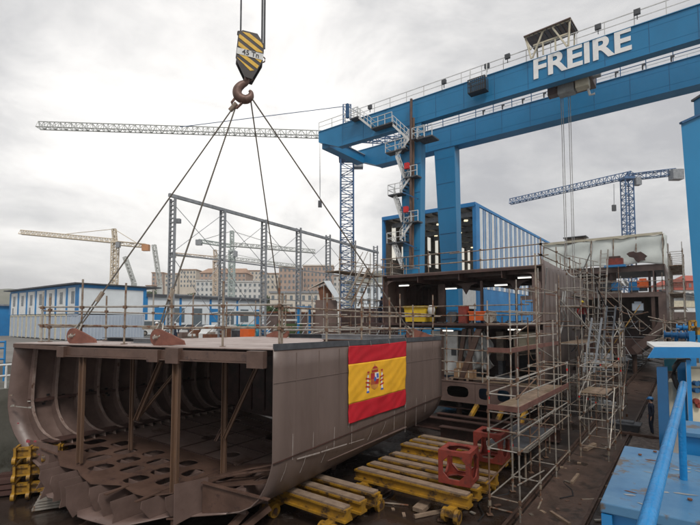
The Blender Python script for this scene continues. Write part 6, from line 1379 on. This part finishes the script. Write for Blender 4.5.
for k in range(15):   # yard clutter seen over the deck between cars and workshop
    px = 178+k*7.5+R.random()*5; Y = 34+R.random()*12; c = Vector((P(px,330,Y).x, Y, 0)); s_ = R.uniform(.6,1.1); m_ = R.choice(['rust','dark_grey','bright_blue','orange','plank','grey_steel','old_steel','primer'])
    root = thing('pallet_load', c, 'small pallet load of mixed goods on the left quay beyond the deck rails', 'pallet load', 'pallet loads on the left quay')
    mb = MB(); mb.box(c+Vector((0,0,.08)), 1.2, .9, .14, SB); mb.build('pallet', 'plank', root)
    mb = MB(); h_ = R.uniform(.4,1.1); mb.box(c+Vector((0,0,.15+h_/2)), s_, .7, h_, SB); mb.build('load', m_, root)
    mb = MB(); mb.box(c+Vector((.1,0,.2+h_)), s_*.5, .4, .25, SB); mb.tube(c+Vector((-.3,0,.15+h_)), c+Vector((.5,.1,.9+h_)), .03, 5); mb.build('top_item', R.choice(['sheet','white','rust','galv']), root)
# ================= right foreground: blue steel plant =================
cbx = thing('blue_cabinet', (2.3, 2.9, 0), 'flat topped pale blue steel cabinet with scuffed rusty patches in the right foreground', 'cabinet')
zt = .9; A_ = PZ(624.5, 445.5, zt); B_ = PZ(600, 502, zt)
ax_ = (A_-B_).normalized(); ax_.z = 0; ay_ = Vector((ax_.y, -ax_.x, 0)); D = (A_-B_).length
C0 = B_; q = [B_, B_+ay_*1.7, A_+ay_*1.7, A_]
mb = MB(); mb.hexa([v-Vector((0,0,.055)) for v in q]+[v for v in q]); top_ = mb.build('top_plate', 'worn_blue', cbx)
md = top_.modifiers.new('bevel', 'BEVEL'); md.width = .006; md.segments = 2
mb = MB(); i_ = .03; q2 = [B_+ax_*.05+ay_*i_, B_+ax_*.05+ay_*1.67, A_-ax_*i_+ay_*1.67, A_-ax_*i_+ay_*i_]; mb.hexa([Vector((v.x,v.y,.02)) for v in q2]+[v-Vector((0,0,.056)) for v in q2]); mb.build('body', 'bright_blue', cbx)
for t in (.0,.5,1.0):
    for e_ in (0,): p = B_+ay_*(.03+1.6*t)+ax_*.02; mb = MB(); mb.box(Vector((p.x,p.y,.42)), .05, .05, .84, ax_); mb.build('corner_post', 'bright_blue', cbx)
mb = MB(); p = B_+ay_*.15+ax_*.045; r_ = B_+ay_*.75+ax_*.045; mb.add([Vector((p.x,p.y,.15)), Vector((r_.x,r_.y,.15)), Vector((r_.x,r_.y,.76)), Vector((p.x,p.y,.76))], [(0,1,2,3)]); mb.build('opening_shade', 'black', cbx, solid=.004)  # black sheet painted in for the shade inside; no opening is cut
for (px, py) in ((640,455),(655,452),(668,468),(650,500),(681,478),(690,500)):
    c = PZ(px, py, zt+.004); mb = MB(); mb.path([c, c+Vector((0,0,.008))], .012, 8); mb.build('bolt', 'rust', cbx)
for k in range(26):
    q_ = B_+ax_*R.uniform(.06,D-.06)+ay_*R.uniform(.05,1.3); L_ = R.uniform(.02,.07); mb = MB(); w_ = R.uniform(.006,.016); dr = (ay_*.95+ax_*.3*R.uniform(-1,1)).normalized(); sd_ = Vector((-dr.y,dr.x,0))
    pts_ = [q_+dr*L_*math.cos(t)*R.uniform(.7,1.1)+sd_*w_*math.sin(t)*R.uniform(.5,1.2)+Vector((0,0,.0008+.00005*k)) for t in [2*math.pi*i/9 for i in range(9)]]
    mb.add(pts_, [tuple(range(9))]); mb.build('scuff_mark', 'sheet' if k % 3 else 'rust', top_)
mb = MB(); s0 = B_+ay_*.82; s1 = A_+ay_*.82; mb.bar(s0+Vector((0,0,.0015)), s1+Vector((0,0,.0015)), .008, .003); mb.build('joint', 'deep_blue', cbx)
c2 = thing('blue_cabinet', (4.4, 4.6, 0), 'second lower blue cabinet partly behind the thick blue handrail', 'cabinet')
a1 = PZ(684, 426, .98); mb = MB(); a1 = Vector((a1.x,a1.y,0)); mb.hexa([a1+v for v in (Vector((0,0,.02)), ay_*1.5+Vector((0,0,.02)), ay_*1.5-ax_*.5+Vector((0,0,.02)), -ax_*.5+Vector((0,0,.02)))]+[a1+v for v in (Vector((0,0,1.0)), ay_*1.5+Vector((0,0,1.0)), ay_*1.5-ax_*.5+Vector((0,0,1.0)), -ax_*.5+Vector((0,0,1.0)))]); mb.build('body', 'bright_blue', c2)
mb = MB(); mb.hexa([a1+v for v in (-ay_*.03+Vector((0,0,1.002)), ay_*1.53+Vector((0,0,1.002)), ay_*1.53-ax_*.53+Vector((0,0,1.002)), -ay_*.03-ax_*.53+Vector((0,0,1.002)))]+[a1+v for v in (-ay_*.03+Vector((0,0,1.03)), ay_*1.53+Vector((0,0,1.03)), ay_*1.53-ax_*.53+Vector((0,0,1.03)), -ay_*.03-ax_*.53+Vector((0,0,1.03)))]); mb.build('lid', 'worn_blue', c2)
hr = thing('blue_handrail', (1.1, 1.6, 0), 'thick glossy blue tube handrail running diagonally across the foreground', 'handrail')
p0 = P(641, 545, 1.12); p1 = P(682, 392, 2.75); p2 = P(683.5, 384, 2.86); p3 = P(684, 388, 2.95); p4 = P(680, 446, 3.0)
mb = MB(); e_ = p0-(p1-p0).normalized()*1.6; mb.path([e_, p0, p0.lerp(p1,.5), p1, p2], .021, 20); mb.build('tube', 'tube_blue', hr, smooth=True)
mb = MB(); mb.path([p2-Vector((0,0,.0)), Vector((p2.x-.005,p2.y+.02,p2.z-.06)), Vector((p2.x-.005,p2.y+.03,.3)), Vector((p2.x-.005,p2.y+.03,0))], .021, 16); mb.build('post', 'tube_blue', hr, smooth=True)
mb = MB(); mb.tube(Vector((e_.x,e_.y,0)), e_, .021, 14); mb.build('post', 'tube_blue', hr)
# machine shelter with posts and hose
st = thing('machine_shelter', (6.2, 8.2, 0), 'blue canopy on posts over a cream machine with dark round knobs at the right edge', 'shelter')
Ys = 7.6
r0, r1 = P(648,358,Ys), P(655,343.5,Ys+1.2); zr = r0.z
ta = P(648.5,358.5,Ys-.6); w0_ = 2.2
mb = MB(); zt_ = ta.z+.06
f0 = P(648,358,Ys); f1 = P(740,358,Ys); g0 = P(655,347,Ys); g1 = P(740,347,Ys)
mb.prism([f0, f1, g1, g0], (0,.02,0)); mb.build('canopy_edge', 'bright_blue', st)
mb = MB(); mb.hexa([g0+Vector((0,.02,-.04)), g1+Vector((0,.02,-.04)), Vector((g1.x+.3,Ys+1.5,g1.z-.04)), Vector((g0.x+.85,Ys+1.5,g0.z-.04)), g0, g1, Vector((g1.x+.3,Ys+1.5,g1.z+.02)), Vector((g0.x+.85,Ys+1.5,g0.z+.02))]); mb.build('canopy_top', 'white_steel', st)
def vbar(px0, px1, py0, Y, m, name, dp=.25, zb=-.0):
    a = P(px0, py0, Y); b = P(px1, py0, Y); mb = MB(); D_ = SA*dp; q_ = [Vector((a.x,Y,zb)),Vector((b.x,Y,zb))]; mb.hexa([q_[0],q_[1],q_[1]+D_,q_[0]+D_,a,b,b+D_,a+D_]); return mb.build(name, m, st)
vbar(656.5,667,367.5,Ys+.05,'deep_blue','post',.25,-3.7); vbar(686,690.5,360,Ys+.1,'bright_blue','post',.12,-3.7); vbar(677,685.5,362,Ys+.5,'bright_blue','post',.2,-3.7)
vbar(668,680,382,Ys+.6,'cream','machine_body',.6,-3.7); vbar(690.8,740,369,Ys+.3,'cream','machine_body',.6,-3.7)
for px, py in ((694,383),(699,383),(694,390),(699,390),(704,383),(704,390)):
    c = P(px, py, Ys+.28); mb = MB(); mb.path([c, c-Vector((0,.08,0))], .042, 14); mb.build('knob', 'deep_blue', st)
for px, py in ((695,401),(698,405)):
    c = P(px, py, Ys+.28); mb = MB(); mb.path([c, c-Vector((0,.05,0))], .05, 12); mb.build('red_dial', 'red_steel', st)
for k in range(3):
    pts = [P(x_, y_, Ys+.35+.05*k) for x_, y_ in ((688+k,360),(678+k,361),(673.5+k,367),(672.5+k,376),(676+k,386),(680,392))]; mb = MB(); mb.path(pts, .028, 8); mb.build('hose', 'black', st, smooth=True)
vbar(664,676,359,Ys+.9,'teal','back_box',.3,P(664,371,Ys+.9).z)
# valves and blue machinery beyond
for k, (px, py, Y, m_, lab) in enumerate(((676,335,27,'bright_blue','blue valve body behind the canopy, left one'),(690,336,25,'bright_blue','blue valve body behind the canopy, right one'),(688,328,28,'bright_blue','small blue pipe flange below the yellow frame'))):
    c = P(px, py, Y); root = thing('valve', c, lab, 'valve'); s_ = .3
    mb = MB(); mb.path([c-SB*.6, c+SB*.6], .16, 14); mb.build('pipe', m_, root)
    for d in (-.55,-.2,.25,.6): mb = MB(); mb.path([c+SB*d-SB*.03, c+SB*d+SB*.03], .26, 16); mb.build('flange', m_, root)
    mb = MB(); mb.tube(c, c+Vector((0,0,.35)), .05, 8); mb.path([c+Vector((0,0,.35)), c+Vector((0,0,.38))], .18, 14); mb.build('hand_wheel', 'deep_blue' if k else 'white_steel', root)
    mb = MB(); mb.tube(c, Vector((c.x,c.y,-.02)) if c.z > 0 else c-Vector((0,0,1)), .09, 8); mb.build('stem', m_, root)
root = thing('yellow_frame', P(695,327,18), 'small yellow lifting frame above the blue valves at the right edge', 'frame')
for p_, q_ in (((689.5,331),(689.5,321)),((689.5,321),(695.5,321)),((695.5,321),(695.5,331)),((689.5,327),(695.5,327))): mb = MB(); mb.bar(P(*p_, 18), P(*q_, 18), .07); mb.build('bar', 'yellow', root)
mb = MB(); c = P(699,331,18); mb.box(c, .35, .3, .3); mb.build('drum', 'yellow', root)
mb = MB(); mb.bar(Vector((P(692,331,18).x,18,0)), P(692,331,18), .2); mb.build('pedestal', 'bright_blue', root)
# big blue crane leg at the right edge
bl = thing('crane_tower', (15.5, 19, 0), 'tall tapering blue steel tower with slanted top at the right edge of the photo', 'crane tower')
Yl = 20
a = P(681,124,Yl); b = P(760,88,Yl); c = P(698,330,Yl); d_ = P(760,330,Yl)
mb = MB(); mb.prism([Vector((c.x,Yl,0)), Vector((d_.x,Yl,0)), b, a], Vector((2.6,2.6,0))); mb.build('tower_body', 'crane_blue', bl)
mb = MB(); mb.bar(a+Vector((-.05,-.05,.02)), b+Vector((0,-.05,.02)), .16, .1); mb.build('edge_trim', 'deep_blue', bl)
mb = MB(); c = P(704,108,Yl+.8); mb.box(c, .55, .5, .9); mb.build('top_box', 'crane_blue', bl); mb = MB(); mb.box(c+Vector((0,0,.5)), .7, .65, .1); mb.build('box_lid', 'dark_grey', bl)
# ================= people =================
def yw(v): return math.atan2(v[1], v[0])-math.pi/2
p = PF(652, 435); person((p.x, p.y, zf(p.x,p.y)), math.radians(70), 'worker in dark navy overalls and blue helmet standing on the dock floor beside the rail', 'helmet_blue', 'navy', 'navy', h=1.8)
p = PA(380, 321.5, A2+.8); person((p.x, p.y, ZM), math.radians(-60), 'worker in navy jacket and blue helmet leaning forward left of the yellow bin', 'helmet_blue', 'navy', 'navy', lean=.25, pose='reach', h=1.72)
p = PA(620, 325, 49.6); person((p.x, p.y, .15), math.radians(150), 'worker in pale grey overalls and blue helmet inside the far section opening', 'helmet_blue', 'grey_cloth', 'grey_cloth', pose='walk', h=1.72)
p = PA(582.5, 330, 30); person((p.x, p.y, 1.37-.02), math.radians(180), 'worker with a yellow helmet half hidden among the scaffolds right of the side plate', 'helmet_yellow', 'red', 'navy', h=1.7)
for k, (px, lab) in enumerate(((157,'worker with a white helmet standing on the quay right of the containers'),(175,'worker in dark clothes with a white helmet beside the first latticed column'))):
    Y = 33; x_ = P(px, 320, Y).x; person((x_, Y, 0), math.radians(160+40*k), lab, 'helmet_white', 'navy', 'navy', h=1.75)

# ================= the air =================
hm = bpy.data.materials.new('haze'); hm.use_nodes = True; hn = hm.node_tree; hn.nodes.clear()
ho_ = hn.nodes.new('ShaderNodeOutputMaterial'); hv = hn.nodes.new('ShaderNodeVolumePrincipled'); hv.inputs['Color'].default_value = (.96,.96,.97,1); hv.inputs['Density'].default_value = .00035; hv.inputs['Anisotropy'].default_value = .2
hn.links.new(hv.outputs[0], ho_.inputs['Volume']); M['haze'] = hm
mb = MB(); mb.hexa([(-900,-40,-6),(1300,-40,-6),(1300,900,-6),(-900,900,-6),(-900,-40,60),(1300,-40,60),(1300,900,60),(-900,900,60)]); o = mb.build('haze', 'haze'); o['kind'] = 'stuff'
for o in list(bpy.data.objects):
    if '_b' in o: del o['_b']
sc.render.engine = 'CYCLES'; sc.cycles.use_denoising = True; sc.cycles.max_bounces = 6; sc.cycles.diffuse_bounces = 3; sc.cycles.volume_bounces = 0
